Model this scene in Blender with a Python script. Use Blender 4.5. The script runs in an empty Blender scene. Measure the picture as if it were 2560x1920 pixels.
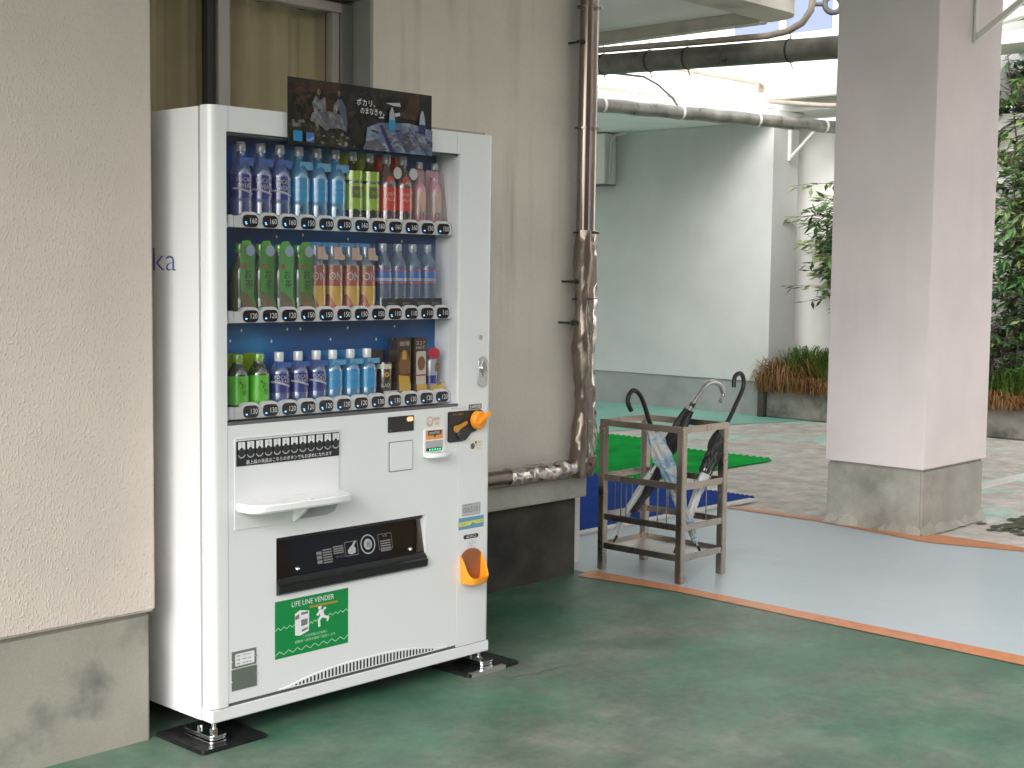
import bpy, bmesh, math, random
from mathutils import Vector, Matrix
random.seed(7)
R = math.radians
S = bpy.context.scene
COL = S.collection

# ------------------------------------------------------------------ camera
cam_d = bpy.data.cameras.new('camera')
cam = bpy.data.objects.new('camera', cam_d)
COL.objects.link(cam)
cr, cu, cf = (Vector((0.68389469, -0.72948554, 0.01178548)), Vector((0.04931286, 0.0623357, 0.99683625)),
              Vector((0.72791229, 0.68114984, -0.07860407)))
mm = Matrix((cr, cu, -cf)).transposed().to_4x4()
mm.translation = (-2.30837, -3.32242, 1.36927)
cam.matrix_world = mm
cam_d.sensor_width = 36.0
cam_d.lens = 3519.17 / 2560 * 36
cam_d.clip_end = 500
cam_d.clip_start = 0.05
S.camera = cam

# ------------------------------------------------------------------ light
SUN_EL, SUN_AZ = R(34), R(250)          # azimuth measured from +Y clockwise: from behind-left of the camera
W = bpy.data.worlds.new('World')
S.world = W
W.use_nodes = True
wn, wl = W.node_tree.nodes, W.node_tree.links
wn.clear()
sky = wn.new('ShaderNodeTexSky')
sky.sky_type = 'NISHITA'
sky.sun_disc = False
sky.sun_elevation = SUN_EL
sky.sun_rotation = SUN_AZ
sky.air_density = 1.0
sky.dust_density = 4.0
hs = wn.new('ShaderNodeHueSaturation')
hs.inputs['Saturation'].default_value = 0.2
bg = wn.new('ShaderNodeBackground')
bg.inputs['Strength'].default_value = 0.15
wo = wn.new('ShaderNodeOutputWorld')
wl.new(sky.outputs[0], hs.inputs['Color'])
wl.new(hs.outputs[0], bg.inputs[0])
wl.new(bg.outputs[0], wo.inputs[0])
sd = bpy.data.lights.new('sun', 'SUN')
sd.energy = 0.55
sd.angle = R(38)
sd.color = (1, 0.985, 0.96)
sun = bpy.data.objects.new('sun', sd)
COL.objects.link(sun)
sv = Vector((math.sin(SUN_AZ) * math.cos(SUN_EL), math.cos(SUN_AZ) * math.cos(SUN_EL), math.sin(SUN_EL)))
sun.rotation_euler = sv.to_track_quat('Z', 'Y').to_euler()
S.view_settings.view_transform = 'Standard'
S.view_settings.look = 'None'
S.view_settings.exposure = 1.22
S.view_settings.gamma = 1.0
S.view_settings.use_curve_mapping = False
S.cycles.max_bounces = 10
S.cycles.diffuse_bounces = 5
S.cycles.transparent_max_bounces = 16
S.cycles.caustics_reflective = False
S.cycles.caustics_refractive = False

# ------------------------------------------------------------------ materials
MATS = {}


def nt(name):
    m = bpy.data.materials.new(name)
    m.use_nodes = True
    n = m.node_tree.nodes
    return m, n, m.node_tree.links, n['Principled BSDF']


def setin(b, **k):
    for a, v in k.items():
        a = a.replace('_', ' ')
        if a in b.inputs:
            b.inputs[a].default_value = v


def c4(c):
    return (c[0], c[1], c[2], 1)


def noise(n, l, scale, detail=4, rough=.55, stretch=None, co='Object', loc=(0, 0, 0)):
    tc = n.new('ShaderNodeTexCoord')
    mp = n.new('ShaderNodeMapping')
    if stretch:
        mp.inputs['Scale'].default_value = stretch
    mp.inputs['Location'].default_value = loc
    t = n.new('ShaderNodeTexNoise')
    t.inputs['Scale'].default_value = scale
    t.inputs['Detail'].default_value = detail
    t.inputs['Roughness'].default_value = rough
    l.new(tc.outputs[co], mp.inputs[0])
    l.new(mp.outputs[0], t.inputs['Vector'])
    return t


def ramp(n, l, src, stops):
    r = n.new('ShaderNodeValToRGB')
    el = r.color_ramp.elements
    while len(el) < len(stops):
        el.new(.5)
    for e, (p, c) in zip(el, stops):
        e.position = p
        e.color = c4(c) if not isinstance(c, (int, float)) else (c, c, c, 1)
    l.new(src, r.inputs[0])
    return r


def mix(n, l, fac, a, b, mode='MIX'):
    m = n.new('ShaderNodeMix')
    m.data_type = 'RGBA'
    m.blend_type = mode
    for s, v in ((0, fac), (6, a), (7, b)):
        if hasattr(v, 'is_linked') or hasattr(v, 'links'):
            l.new(v, m.inputs[s])
        else:
            m.inputs[s].default_value = v if s == 0 else c4(v)
    return m.outputs[2]


def bump(n, l, b, src, strength, dist=.004):
    bp = n.new('ShaderNodeBump')
    bp.inputs['Strength'].default_value = strength
    bp.inputs['Distance'].default_value = dist
    l.new(src, bp.inputs['Height'])
    l.new(bp.outputs[0], b.inputs['Normal'])
    return bp


def plain(name, col, rough=.5, metal=0, var=0, vs=8, coat=0, bmp=0, bs=60, spec=None, emit=None, es=0):
    m, n, l, b = nt(name)
    setin(b, Base_Color=c4(col), Roughness=rough, Metallic=metal)
    if coat:
        setin(b, Coat_Weight=coat, Coat_Roughness=.08)
    if spec is not None:
        setin(b, Specular_IOR_Level=spec)
    if var:
        t = noise(n, l, vs, 6)
        r = ramp(n, l, t.outputs[0], [(.25, tuple(x * (1 - var) for x in col)), (.75, tuple(min(1, x * (1 + var)) for x in col))])
        l.new(r.outputs[0], b.inputs['Base Color'])
        rr = ramp(n, l, t.outputs[0], [(.3, max(0, rough - .08)), (.7, min(1, rough + .08))])
        l.new(rr.outputs[0], b.inputs['Roughness'])
    if bmp:
        t = noise(n, l, bs, 3)
        bump(n, l, b, t.outputs[0], bmp)
    if emit:
        setin(b, Emission_Color=c4(emit), Emission_Strength=es)
    MATS[name] = m
    return m


def stucco(name, col, streak=0, scol=(.2, .19, .16), bs=85, strength=.5, dist=.004, sx=9):
    m, n, l, b = nt(name)
    t0 = noise(n, l, 2.2, 6)
    c = ramp(n, l, t0.outputs[0], [(.3, tuple(x * .93 for x in col)), (.7, tuple(x * 1.05 for x in col))]).outputs[0]
    if streak:
        ts = noise(n, l, sx, 5, .6, stretch=(1, 1, .05))
        tm = noise(n, l, 1.4, 3, loc=(3, 0, 1))
        a = ramp(n, l, ts.outputs[0], [(.52, 0), (.75, 1)])
        bm = ramp(n, l, tm.outputs[0], [(.42, 0), (.62, 1)])
        ml = n.new('ShaderNodeMath')
        ml.operation = 'MULTIPLY'
        l.new(a.outputs[0], ml.inputs[0])
        l.new(bm.outputs[0], ml.inputs[1])
        m2 = n.new('ShaderNodeMath')
        m2.operation = 'MULTIPLY'
        l.new(ml.outputs[0], m2.inputs[0])
        m2.inputs[1].default_value = streak
        c = mix(n, l, m2.outputs[0], c, scol)
    l.new(c, b.inputs['Base Color'])
    setin(b, Roughness=.8, Specular_IOR_Level=.3)
    t1 = noise(n, l, bs, 1, .4, stretch=(1, 1, .6))
    r1 = ramp(n, l, t1.outputs[0], [(.54, 0), (.74, 1)])
    bump(n, l, b, r1.outputs[0], strength, dist)
    MATS[name] = m
    return m


def concrete(name, c1, c2, dark, scale=3, rough=.85, d=(.5, .72), damp=.7):
    m, n, l, b = nt(name)
    t = noise(n, l, scale, 8, .6)
    c = ramp(n, l, t.outputs[0], [(.3, c1), (.7, c2)]).outputs[0]
    t2 = noise(n, l, scale * .8, 5, .6, loc=(5, 2, 7))
    f = ramp(n, l, t2.outputs[0], [(d[0], 0), (d[1], damp)])
    c = mix(n, l, f.outputs[0], c, dark)
    tf = noise(n, l, 120, 3)
    ff = ramp(n, l, tf.outputs[0], [(.3, .92), (.7, 1.04)])
    c = mix(n, l, 1.0, c, ff.outputs[0], 'MULTIPLY')
    l.new(c, b.inputs['Base Color'])
    setin(b, Roughness=rough, Specular_IOR_Level=.35)
    bump(n, l, b, mix(n, l, .3, t.outputs[0], tf.outputs[0]), .2, .003)
    MATS[name] = m
    return m


def worn_paint(name, paint, paint2, base, base2, scale, lo, hi, rough=(.35, .7), stretch=None, fine=22, fc=(.8, 1.12), mot=0):
    """painted concrete floor whose paint has worn away in uneven patches"""
    m, n, l, b = nt(name)
    tp = noise(n, l, 1.3, 5, .6)
    p = ramp(n, l, tp.outputs[0], [(.35, paint), (.68, paint2)]).outputs[0]
    tb = noise(n, l, 5, 8, .65)
    bb = ramp(n, l, tb.outputs[0], [(.3, base), (.72, base2)]).outputs[0]
    tw = noise(n, l, scale, 10, .68, stretch=stretch, loc=(1.7, 4.1, 0))
    w = ramp(n, l, tw.outputs[0], [(lo, 0), (hi, 1)])
    c = mix(n, l, w.outputs[0], p, bb)
    tf = noise(n, l, fine, 6, .7)
    ff = ramp(n, l, tf.outputs[0], [(.3, fc[0]), (.7, fc[1])])
    c = mix(n, l, 1.0, c, ff.outputs[0], 'MULTIPLY')
    if mot:
        tm = noise(n, l, 3.2, 8, .7, loc=(2, 9, 0))
        tq = ramp(n, l, tm.outputs[0], [(.36, 1 - mot), (.62, 1.06)])
        c = mix(n, l, 1.0, c, tq.outputs[0], 'MULTIPLY')
    ts = noise(n, l, 34, 5, .75, loc=(7, 3, 0))
    sp = ramp(n, l, ts.outputs[0], [(.60, 1.0), (.70, .62 if mot else .93)])
    c = mix(n, l, 1.0, c, sp.outputs[0], 'MULTIPLY')
    l.new(c, b.inputs['Base Color'])
    rr = ramp(n, l, tw.outputs[0], [(lo, rough[0]), (hi, rough[1])])
    l.new(rr.outputs[0], b.inputs['Roughness'])
    tg = noise(n, l, 160, 3)
    bump(n, l, b, mix(n, l, .4, tg.outputs[0], tw.outputs[0]), .12, .003)
    MATS[name] = m
    return m


def thin_glass(name, tint=(1, 1, 1), gl=1.0, rough=.02, ior=1.5):
    m = bpy.data.materials.new(name)
    m.use_nodes = True
    n, l = m.node_tree.nodes, m.node_tree.links
    n.clear()
    o = n.new('ShaderNodeOutputMaterial')
    t = n.new('ShaderNodeBsdfTransparent')
    t.inputs[0].default_value = c4(tint)
    g = n.new('ShaderNodeBsdfGlossy')
    g.inputs['Roughness'].default_value = rough
    f = n.new('ShaderNodeFresnel')
    f.inputs[0].default_value = ior
    mu = n.new('ShaderNodeMath')
    mu.operation = 'MULTIPLY'
    mu.inputs[1].default_value = gl
    mx = n.new('ShaderNodeMixShader')
    ge = n.new('ShaderNodeNewGeometry')
    inv = n.new('ShaderNodeMath')
    inv.operation = 'SUBTRACT'
    inv.inputs[0].default_value = gl
    mb_ = n.new('ShaderNodeMath')
    mb_.operation = 'MULTIPLY'
    mb_.inputs[1].default_value = gl
    l.new(ge.outputs['Backfacing'], mb_.inputs[0])
    l.new(mb_.outputs[0], inv.inputs[1])
    l.new(inv.outputs[0], mu.inputs[1])
    l.new(f.outputs[0], mu.inputs[0])
    l.new(mu.outputs[0], mx.inputs[0])
    l.new(t.outputs[0], mx.inputs[1])
    l.new(g.outputs[0], mx.inputs[2])
    l.new(mx.outputs[0], o.inputs[0])
    MATS[name] = m
    return m


def clearish(name, col, opac, rough=.1, spec=.5):
    m, n, l, b = nt(name)
    setin(b, Base_Color=c4(col), Roughness=rough, Alpha=opac, Specular_IOR_Level=1.0, Coat_Weight=1.0, Coat_IOR=1.7, Coat_Roughness=.06)
    MATS[name] = m
    return m


stucco('stucco_pink', (.655, .565, .51), bs=170, strength=.42, dist=.003)
stucco('stucco_pillar', (.73, .66, .65), streak=.16, scol=(.4, .37, .34), sx=5, bs=140, strength=.15, dist=.002)
stucco('stucco_wall', (.72, .65, .57), streak=.5, scol=(.19, .18, .15), bs=150, strength=.5, dist=.004)
stucco('wall_mint', (.53, .535, .52), streak=.2, scol=(.33, .33, .31), sx=4, bs=90, strength=.1, dist=.002)
stucco('wall_white', (.78, .77, .74), bs=40, strength=.2, dist=.003)
stucco('wall_upper', (.84, .84, .82), bs=40, strength=.15, dist=.003)
stucco('ceiling_paint', (.74, .73, .70), bs=90, strength=.2, dist=.003)
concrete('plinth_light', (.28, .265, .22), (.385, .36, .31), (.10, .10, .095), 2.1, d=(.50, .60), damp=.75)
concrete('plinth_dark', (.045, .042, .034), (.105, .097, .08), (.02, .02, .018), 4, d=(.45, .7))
concrete('plinth_pillar', (.27, .26, .225), (.40, .385, .34), (.15, .145, .125), 4, d=(.5, .7), damp=.6)
concrete('plinth_far', (.27, .275, .265), (.33, .335, .325), (.2, .205, .2), 3)
concrete('planter_concrete', (.15, .145, .125), (.25, .235, .205), (.06, .06, .05), 5, d=(.45, .65), damp=.85)
concrete('slab_beige', (.50, .47, .40), (.62, .59, .51), (.20, .19, .15), 3, d=(.5, .7), damp=.6)
concrete('ledge_concrete', (.40, .385, .335), (.50, .48, .43), (.22, .21, .18), 4)
worn_paint('floor_green', (.04, .135, .078), (.09, .195, .13), (.15, .158, .132), (.245, .245, .212), 1.4, .43, .68, mot=.3, stretch=(.8, 1.1, 1), rough=(.42, .6))
worn_paint('floor_court', (.32, .66, .56), (.46, .73, .64), (.38, .34, .29), (.70, .655, .595), .75, .35, .46, rough=(.4, .7), fine=12)
worn_paint('floor_teal', (.20, .50, .41), (.30, .60, .50), (.42, .40, .36), (.55, .53, .49), 1.2, .58, .72, rough=(.4, .7))
concrete('ground_concrete', (.28, .27, .25), (.38, .37, .34), (.2, .2, .18), 1.2)
worn_paint('path_blue', (.47, .54, .585), (.51, .575, .615), (.38, .42, .44), (.45, .49, .51), 1.1, .56, .78, rough=(.30, .40), fine=9, fc=(.97, 1.03))
worn_paint('tape_orange', (.60, .21, .085), (.68, .28, .12), (.40, .24, .16), (.52, .33, .22), 5, .56, .72)
plain('strip_white', (.66, .645, .60), .5, var=.1, vs=9)
plain('mat_green', (.012, .29, .05), .9, var=.4, vs=3, spec=.08)
plain('mat_blue', (.022, .06, .26), .9, var=.2, vs=8, spec=.08)
plain('machine_white', (.76, .76, .765), .3, coat=.35, bmp=.015, bs=300)
plain('machine_white2', (.83, .83, .83), .28, coat=.3)
plain('machine_inner', (.60, .61, .64), .4)
plain('rail_white', (.72, .72, .71), .35)
plain('gap_black', (.015, .015, .015), .8)
plain('gap_grey', (.12, .12, .12), .7)
plain('seam_grey', (.5, .5, .5), .5)
plain('button_black', (.012, .011, .013), .15)
plain('print_white', (.78, .78, .78), .5)
plain('print_grey', (.42, .42, .43), .5)
plain('print_dim', (.20, .19, .19), .5)
plain('print_black', (.025, .025, .025), .5)
plain('plastic_black', (.014, .014, .015), .28, coat=.2)
plain('plastic_dark', (.022, .025, .025), .22)
plain('metal_plate', (.27, .285, .26), .42, metal=.5)
plain('metal_plate2', (.17, .20, .165), .5, metal=.35)
plain('chrome', (.75, .77, .79), .12, metal=1)
plain('steel_lock', (.72, .73, .74), .25, metal=.9)
plain('orange_plastic', (.93, .34, .025), .35, coat=.2)
plain('orange_print', (.85, .30, .07), .5)
plain('amber', (.55, .27, .04), .4)
plain('green_sticker', (.005, .235, .055), .4)
plain('green_line', (.42, .72, .48), .5)
plain('brown_print', (.35, .26, .03), .5)
plain('cream_sticker', (.78, .74, .62), .5)
plain('pink_print', (.5, .2, .3), .5)
plain('red_print', (.5, .08, .1), .5)
plain('sticker_silver', (.45, .46, .47), .4)
plain('sticker_blue', (.13, .30, .45), .4)
plain('sticker_yellow', (.62, .66, .12), .4)
plain('led_red', (.9, .1, .03), .4, emit=(1, .10, .02), es=5)
plain('led_core', (1, .45, .2), .4, emit=(1, .4, .12), es=8)
plain('led_blue', (.1, .35, .9), .3, emit=(.12, .4, 1), es=1.4)
plain('led_green', (.05, .6, .2), .3, emit=(.05, .9, .3), es=1.5)
plain('tape_silver', (.6, .6, .58), .3, metal=.8)
plain('logo_navy', (.10, .11, .28), .5)
plain('rubber_black', (.012, .012, .013), .33, var=.3, vs=30, bmp=.3, bs=40)
plain('steel_rack', (.40, .36, .32), .30, metal=1, var=.14, vs=9)
plain('steel_tray', (.50, .48, .46), .35, metal=.7, var=.1, vs=9)
plain('pipe_brown', (.25, .21, .185), .18, metal=.85, var=.2, vs=6)
plain('pipe_steel', (.60, .575, .55), .16, metal=.95, var=.1, vs=6)
plain('foil', (.66, .61, .57), .2, metal=1, bmp=.5, bs=30)
plain('foil_dark', (.25, .21, .175), .28, metal=.9, bmp=.5, bs=22)
plain('strap_dark', (.03, .025, .02), .6)
plain('pipe_black', (.13, .122, .10), .34, var=.6, vs=7, bmp=.2, bs=14)
plain('pipe_grey', (.20, .195, .17), .32, metal=.35, var=.55, vs=6)
plain('pipe_tan', (.36, .31, .26), .5, var=.2, vs=8)
plain('paint_offwhite', (.72, .70, .66), .5)
plain('cable_grey', (.45, .46, .45), .5)
plain('hose_grey', (.10, .10, .10), .6)
plain('alu_frame', (.30, .30, .295), .38, metal=.6)
plain('alu_light', (.50, .47, .45), .4, metal=.35)
plain('alu_dark', (.06, .055, .05), .5)
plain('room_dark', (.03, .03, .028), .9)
plain('jamb', (.30, .31, .27), .7, var=.1)
plain('curtain', (.62, .55, .42), .85, var=.12, vs=5)
plain('window_blue', (.20, .24, .34), .15)
plain('umb_black', (.012, .012, .012), .4)
plain('umb_fabric', (.015, .015, .016), .55)
plain('umb_white', (.55, .56, .555), .3, var=.1, vs=20)
plain('handle_clear', (.42, .42, .40), .12, metal=.8)
plain('soil', (.09, .07, .05), .95, var=.4, vs=14)
plain('stem', (.075, .05, .035), .8)
plain('moss', (.08, .085, .045), .9, var=.5, vs=9, bmp=.4, bs=40)
plain('facade_brown', (.30, .19, .13), .8, var=.15, vs=2)
thin_glass('glass_front', (.985, .99, .995), 1.0)
thin_glass('glass_window', (.95, .95, .90), 1.0)
thin_glass('flap_tint', (.55, .54, .52), 1.6, rough=.05)
plain('chute', (.085, .08, .07), .5)


def patterned_umbrella():
    m, n, l, b = nt('umb_pattern')
    t = noise(n, l, 9, 5, .65, stretch=(1, 1, 1.8))
    r = ramp(n, l, t.outputs[0], [(.40, (.50, .49, .46)), (.48, (.46, .50, .52)), (.54, (.16, .34, .44)), (.60, (.25, .27, .42)), (.68, (.52, .52, .50))])
    l.new(r.outputs[0], b.inputs['Base Color'])
    setin(b, Roughness=.3)
    MATS['umb_pattern'] = m


patterned_umbrella()


def leafmat(name, a, c, tr=.25):
    m, n, l, b = nt(name)
    t = noise(n, l, 7, 2)
    r = ramp(n, l, t.outputs[0], [(.35, a), (.68, c)])
    l.new(r.outputs[0], b.inputs['Base Color'])
    setin(b, Roughness=.45, Specular_IOR_Level=.4)
    tl = n.new('ShaderNodeBsdfTranslucent')
    l.new(r.outputs[0], tl.inputs[0])
    mx = n.new('ShaderNodeMixShader')
    mx.inputs[0].default_value = tr
    l.new(b.outputs[0], mx.inputs[1])
    l.new(tl.outputs[0], mx.inputs[2])
    l.new(mx.outputs[0], n['Material Output'].inputs[0])
    MATS[name] = m


leafmat('leaf_green', (.05, .13, .035), (.13, .27, .085))
leafmat('leaf_pale', (.13, .22, .075), (.33, .38, .15))
leafmat('leaf_dark', (.02, .04, .02), (.05, .085, .04))
leafmat('grass_green', (.045, .10, .018), (.13, .20, .04))
leafmat('grass_dry', (.17, .075, .025), (.30, .17, .06))


def backdrop_mat():
    m, n, l, b = nt('backdrop_print')
    t = noise(n, l, 3.2, 4, .5, stretch=(.8, 1, 2.2))
    r = ramp(n, l, t.outputs[0], [(.30, (.008, .055, .17)), (.52, (.012, .105, .30)), (.68, (.035, .24, .50))])
    l.new(r.outputs[0], b.inputs['Base Color'])
    setin(b, Roughness=.35)
    MATS['backdrop_print'] = m


backdrop_mat()


def photo_mat(name, stops, scale, detail=6):
    m, n, l, b = nt(name)
    t = noise(n, l, scale, detail, .6)
    r = ramp(n, l, t.outputs[0], stops)
    l.new(r.outputs[0], b.inputs['Base Color'])
    setin(b, Roughness=.5, Specular_IOR_Level=.25)
    MATS[name] = m


photo_mat('poster_dark', [(.3, (.006, .006, .006)), (.5, (.016, .014, .012)), (.72, (.045, .035, .03))], 14)
photo_mat('poster_brown', [(.3, (.025, .014, .010)), (.6, (.06, .032, .022)), (.75, (.10, .06, .045))], 16)
photo_mat('poster_table', [(.3, (.06, .08, .15)), (.5, (.14, .17, .25)), (.7, (.36, .40, .46))], 18)
photo_mat('poster_pale', [(.3, (.06, .055, .06)), (.55, (.17, .16, .165)), (.75, (.32, .30, .29))], 40)
photo_mat('poster_olive', [(.3, (.012, .010, .007)), (.55, (.035, .03, .018)), (.75, (.12, .11, .05))], 30)
photo_mat('poster_grey', [(.3, (.05, .05, .06)), (.6, (.12, .11, .14)), (.75, (.2, .18, .2))], 30)
plain('poster_navy', (.02, .025, .10), .3)
plain('poster_cyan', (.02, .22, .45), .3)
plain('poster_skin', (.17, .09, .06), .4)
plain('poster_denim', (.06, .07, .12), .4)

# drink packaging
clearish('pet_grey', (.20, .23, .27), .9, .10)
clearish('pet_sport', (.07, .11, .27), .9, .12)
clearish('pet_ion', (.06, .22, .38), .9, .12)
clearish('pet_blue', (.10, .18, .30), .5, .08)
clearish('pet_green', (.18, .24, .04), .9, .12)
clearish('pet_dark', (.03, .045, .02), .95, .12)
clearish('pet_red', (.16, .11, .11), .85, .12)
clearish('pet_tea', (.10, .14, .05), .8, .1)
clearish('pet_clearcase', (.50, .42, .46), .28, .06)
clearish('pet_case', (.4, .45, .5), .07, .05)
for nm, c in dict(lab_navy=(.022, .035, .21), lab_blue=(.02, .12, .42), lab_sky=(.02, .26, .52), lab_sky2=(.10, .36, .60),
                  lab_lime=(.26, .42, .02), lab_olive=(.10, .13, .02), lab_red=(.55, .045, .03), lab_pink=(.60, .27, .33),
                  lab_green=(.10, .36, .03), lab_green2=(.10, .50, .03), lab_brown=(.34, .07, .02), lab_gold=(.55, .33, .03),
                  lab_choco=(.035, .022, .015), lab_coffee=(.20, .09, .03), lab_cream=(.55, .50, .42), lab_crimson=(.5, .02, .05),
                  lab_black=(.01, .012, .016), lab_leaf=(.16, .105, .035), cap_grey=(.36, .39, .42), cap_white=(.70, .71, .72),
                  cap_lime=(.20, .42, .02), peach=(.55, .38, .30), medal=(.55, .55, .55), lab_steel=(.30, .36, .42)).items():
    plain(nm, c, .25, coat=1.0)
    setin(MATS[nm].node_tree.nodes['Principled BSDF'], Coat_IOR=1.8, Coat_Roughness=.07)


# ------------------------------------------------------------------ mesh builder
class MB:
    def __init__(s):
        s.v, s.f = [], []

    def add(s, vs, fs):
        o = len(s.v)
        s.v += [tuple(p) for p in vs]
        s.f += [tuple(i + o for i in f) for f in fs]
        return s

    def box(s, x0, x1, y0, y1, z0, z1):
        return s.add([(x0, y0, z0), (x1, y0, z0), (x1, y1, z0), (x0, y1, z0), (x0, y0, z1), (x1, y0, z1), (x1, y1, z1), (x0, y1, z1)],
                     [(0, 3, 2, 1), (4, 5, 6, 7), (0, 1, 5, 4), (1, 2, 6, 5), (2, 3, 7, 6), (3, 0, 4, 7)])

    def prism(s, poly, a, b, ax='y'):
        """poly of 2D points; extruded along axis from a to b"""
        n = len(poly)
        mk = {'y': lambda p, t: (p[0], t, p[1]), 'z': lambda p, t: (p[0], p[1], t), 'x': lambda p, t: (t, p[0], p[1])}[ax]
        vs = [mk(p, a) for p in poly] + [mk(p, b) for p in poly]
        fs = [tuple(range(n)), tuple(range(2 * n - 1, n - 1, -1))] + [(i, i + n, (i + 1) % n + n, (i + 1) % n) for i in range(n)]
        return s.add(vs, fs)

    def sheet(s, poly, y):
        return s.add([(p[0], y, p[1]) for p in poly], [tuple(range(len(poly)))])

    def tube(s, pts, r, n=10, cap=True, mod=None):
        pts = [Vector(p) for p in pts]
        rs = r if isinstance(r, (list, tuple)) else [r] * len(pts)
        o = len(s.v)
        t = (pts[1] - pts[0]).normalized()
        u = t.orthogonal().normalized()
        for i, p in enumerate(pts):
            a = pts[max(i - 1, 0)]
            b = pts[min(i + 1, len(pts) - 1)]
            t = (b - a).normalized()
            u = (u - t * u.dot(t)).normalized()
            w = t.cross(u)
            for k in range(n):
                an = 2 * math.pi * k / n
                rr = rs[i] * (mod(i, an) if mod else 1)
                s.v.append(tuple(p + (u * math.cos(an) + w * math.sin(an)) * rr))
        for i in range(len(pts) - 1):
            for k in range(n):
                a, b = o + i * n + k, o + i * n + (k + 1) % n
                s.f.append((a, b, b + n, a + n))
        if cap:
            s.f.append(tuple(o + k for k in range(n))[::-1])
            e = o + (len(pts) - 1) * n
            s.f.append(tuple(e + k for k in range(n)))
        return s

    def lathe(s, prof, n=20, c=(0, 0, 0), a0=0, a1=2 * math.pi):
        o = len(s.v)
        full = abs(a1 - a0 - 2 * math.pi) < 1e-6
        m = n if full else n + 1
        for r, z in prof:
            for k in range(m):
                an = a0 + (a1 - a0) * k / n
                s.v.append((c[0] + r * math.sin(an), c[1] - r * math.cos(an), c[2] + z))
        for i in range(len(prof) - 1):
            for k in range(n):
                a, b = o + i * m + k, o + i * m + (k + 1) % m
                s.f.append((a, b, b + m, a + m))
        return s

    def text(s, body, cx, cz, y, w=None, h=None, wrap=None, rot=0, ph=-.42):
        vs, fs, (bw, bh, x0, z0) = text_mesh(body)
        sx = w / bw if w else h / bh
        sz = h / bh if h else sx
        if not w:
            sx = sz
        out = []
        c, sn = math.cos(rot), math.sin(rot)
        for x, z in vs:
            X, Zz = (x - x0 - bw / 2) * sx, (z - z0 - bh / 2) * sz
            X, Zz = X * c - Zz * sn, X * sn + Zz * c
            if wrap:
                out.append((wrap * math.sin((X + cx) / wrap + ph), y - wrap * math.cos((X + cx) / wrap + ph), cz + Zz))
            else:
                out.append((cx + X, y, cz + Zz))
        return s.add(out, fs)


TXT = {}


def text_mesh(body, thin=0):
    if body not in TXT:
        c = bpy.data.curves.new('t', 'FONT')
        c.body = body
        c.resolution_u = 2
        c.offset = thin
        o = bpy.data.objects.new('t', c)
        COL.objects.link(o)
        m = bpy.data.meshes.new_from_object(o)
        vs = [(v.co.x, v.co.y) for v in m.vertices]
        fs = [tuple(p.vertices) for p in m.polygons]
        bpy.data.objects.remove(o)
        bpy.data.curves.remove(c)
        bpy.data.meshes.remove(m)
        xs = [v[0] for v in vs]
        ys = [v[1] for v in vs]
        TXT[body] = (vs, fs, (max(xs) - min(xs), max(ys) - min(ys), min(xs), min(ys)))
    return TXT[body]


def org(o):
    v = Vector((0, 0, 0))
    while o is not None:
        v += o.location
        o = o.parent
    return v


def make_mesh(name, mb, m, off=(0, 0, 0), bevel=0, smooth=None, fixn=True, seg=2):
    me = bpy.data.meshes.new(name)
    me.from_pydata([(v[0] - off[0], v[1] - off[1], v[2] - off[2]) for v in mb.v], [], mb.f)
    if fixn or bevel:
        bm = bmesh.new()
        bm.from_mesh(me)
        if fixn:
            bmesh.ops.recalc_face_normals(bm, faces=bm.faces)
        if bevel:
            ed = [e for e in bm.edges if len(e.link_faces) == 2 and e.calc_face_angle(0) > .6]
            bmesh.ops.bevel(bm, geom=ed, offset=bevel, segments=seg, affect='EDGES', clamp_overlap=True)
        bm.to_mesh(me)
        bm.free()
    if smooth:
        me.polygons.foreach_set('use_smooth', [True] * len(me.polygons))
        me.set_sharp_from_angle(angle=R(smooth))
    me.materials.append(MATS[m])
    return me


def obj(name, mb, m, parent=None, local=False, **k):
    off = (0, 0, 0) if (parent is None or local) else org(parent)
    me = make_mesh(name, mb, m, off, **k)
    o = bpy.data.objects.new(name, me)
    COL.objects.link(o)
    o.parent = parent
    return o


def inst(name, me, parent, loc):
    o = bpy.data.objects.new(name, me)
    COL.objects.link(o)
    o.parent = parent
    o.location = loc
    return o


def tag(o, label, cat, group=None):
    o['label'] = label
    o['category'] = cat
    if group:
        o['group'] = group
    return o


def thing(name, label, cat, loc, group=None):
    o = bpy.data.objects.new(name, None)
    o.empty_display_size = .1
    COL.objects.link(o)
    o.location = loc
    return tag(o, label, cat, group)


def struct(name, mb, m, **k):
    o = obj(name, mb, m, **k)
    o['kind'] = 'structure'
    return o


def rrect(cx, cz, w, h, r, n=4):
    p = []
    for sx, sz, a in ((1, -1, -90), (1, 1, 0), (-1, 1, 90), (-1, -1, 180)):
        for k in range(n + 1):
            an = R(a + 90 * k / n)
            p.append((cx + sx * (w / 2 - r) + r * math.cos(an), cz + sz * (h / 2 - r) + r * math.sin(an)))
    return p


def circ(cx, cz, r, n=20, rz=None):
    rz = rz or r
    return [(cx + r * math.cos(2 * math.pi * k / n), cz + rz * math.sin(2 * math.pi * k / n)) for k in range(n)]


def polyline(mb, pts, w, y):
    """flat printed line of width w through (x,z) points"""
    for (x0, z0), (x1, z1) in zip(pts[:-1], pts[1:]):
        d = math.hypot(x1 - x0, z1 - z0)
        nx, nz = -(z1 - z0) / d * w / 2, (x1 - x0) / d * w / 2
        mb.add([(x0 - nx, y, z0 - nz), (x1 - nx, y, z1 - nz), (x1 + nx, y, z1 + nz), (x0 + nx, y, z0 + nz)], [(0, 1, 2, 3)])
    return mb


# ================================================================== THE SETTING
def sheet_xy(pts, z):
    return MB().add([(x, y, z) for x, y in pts], [tuple(range(len(pts)))])


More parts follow.
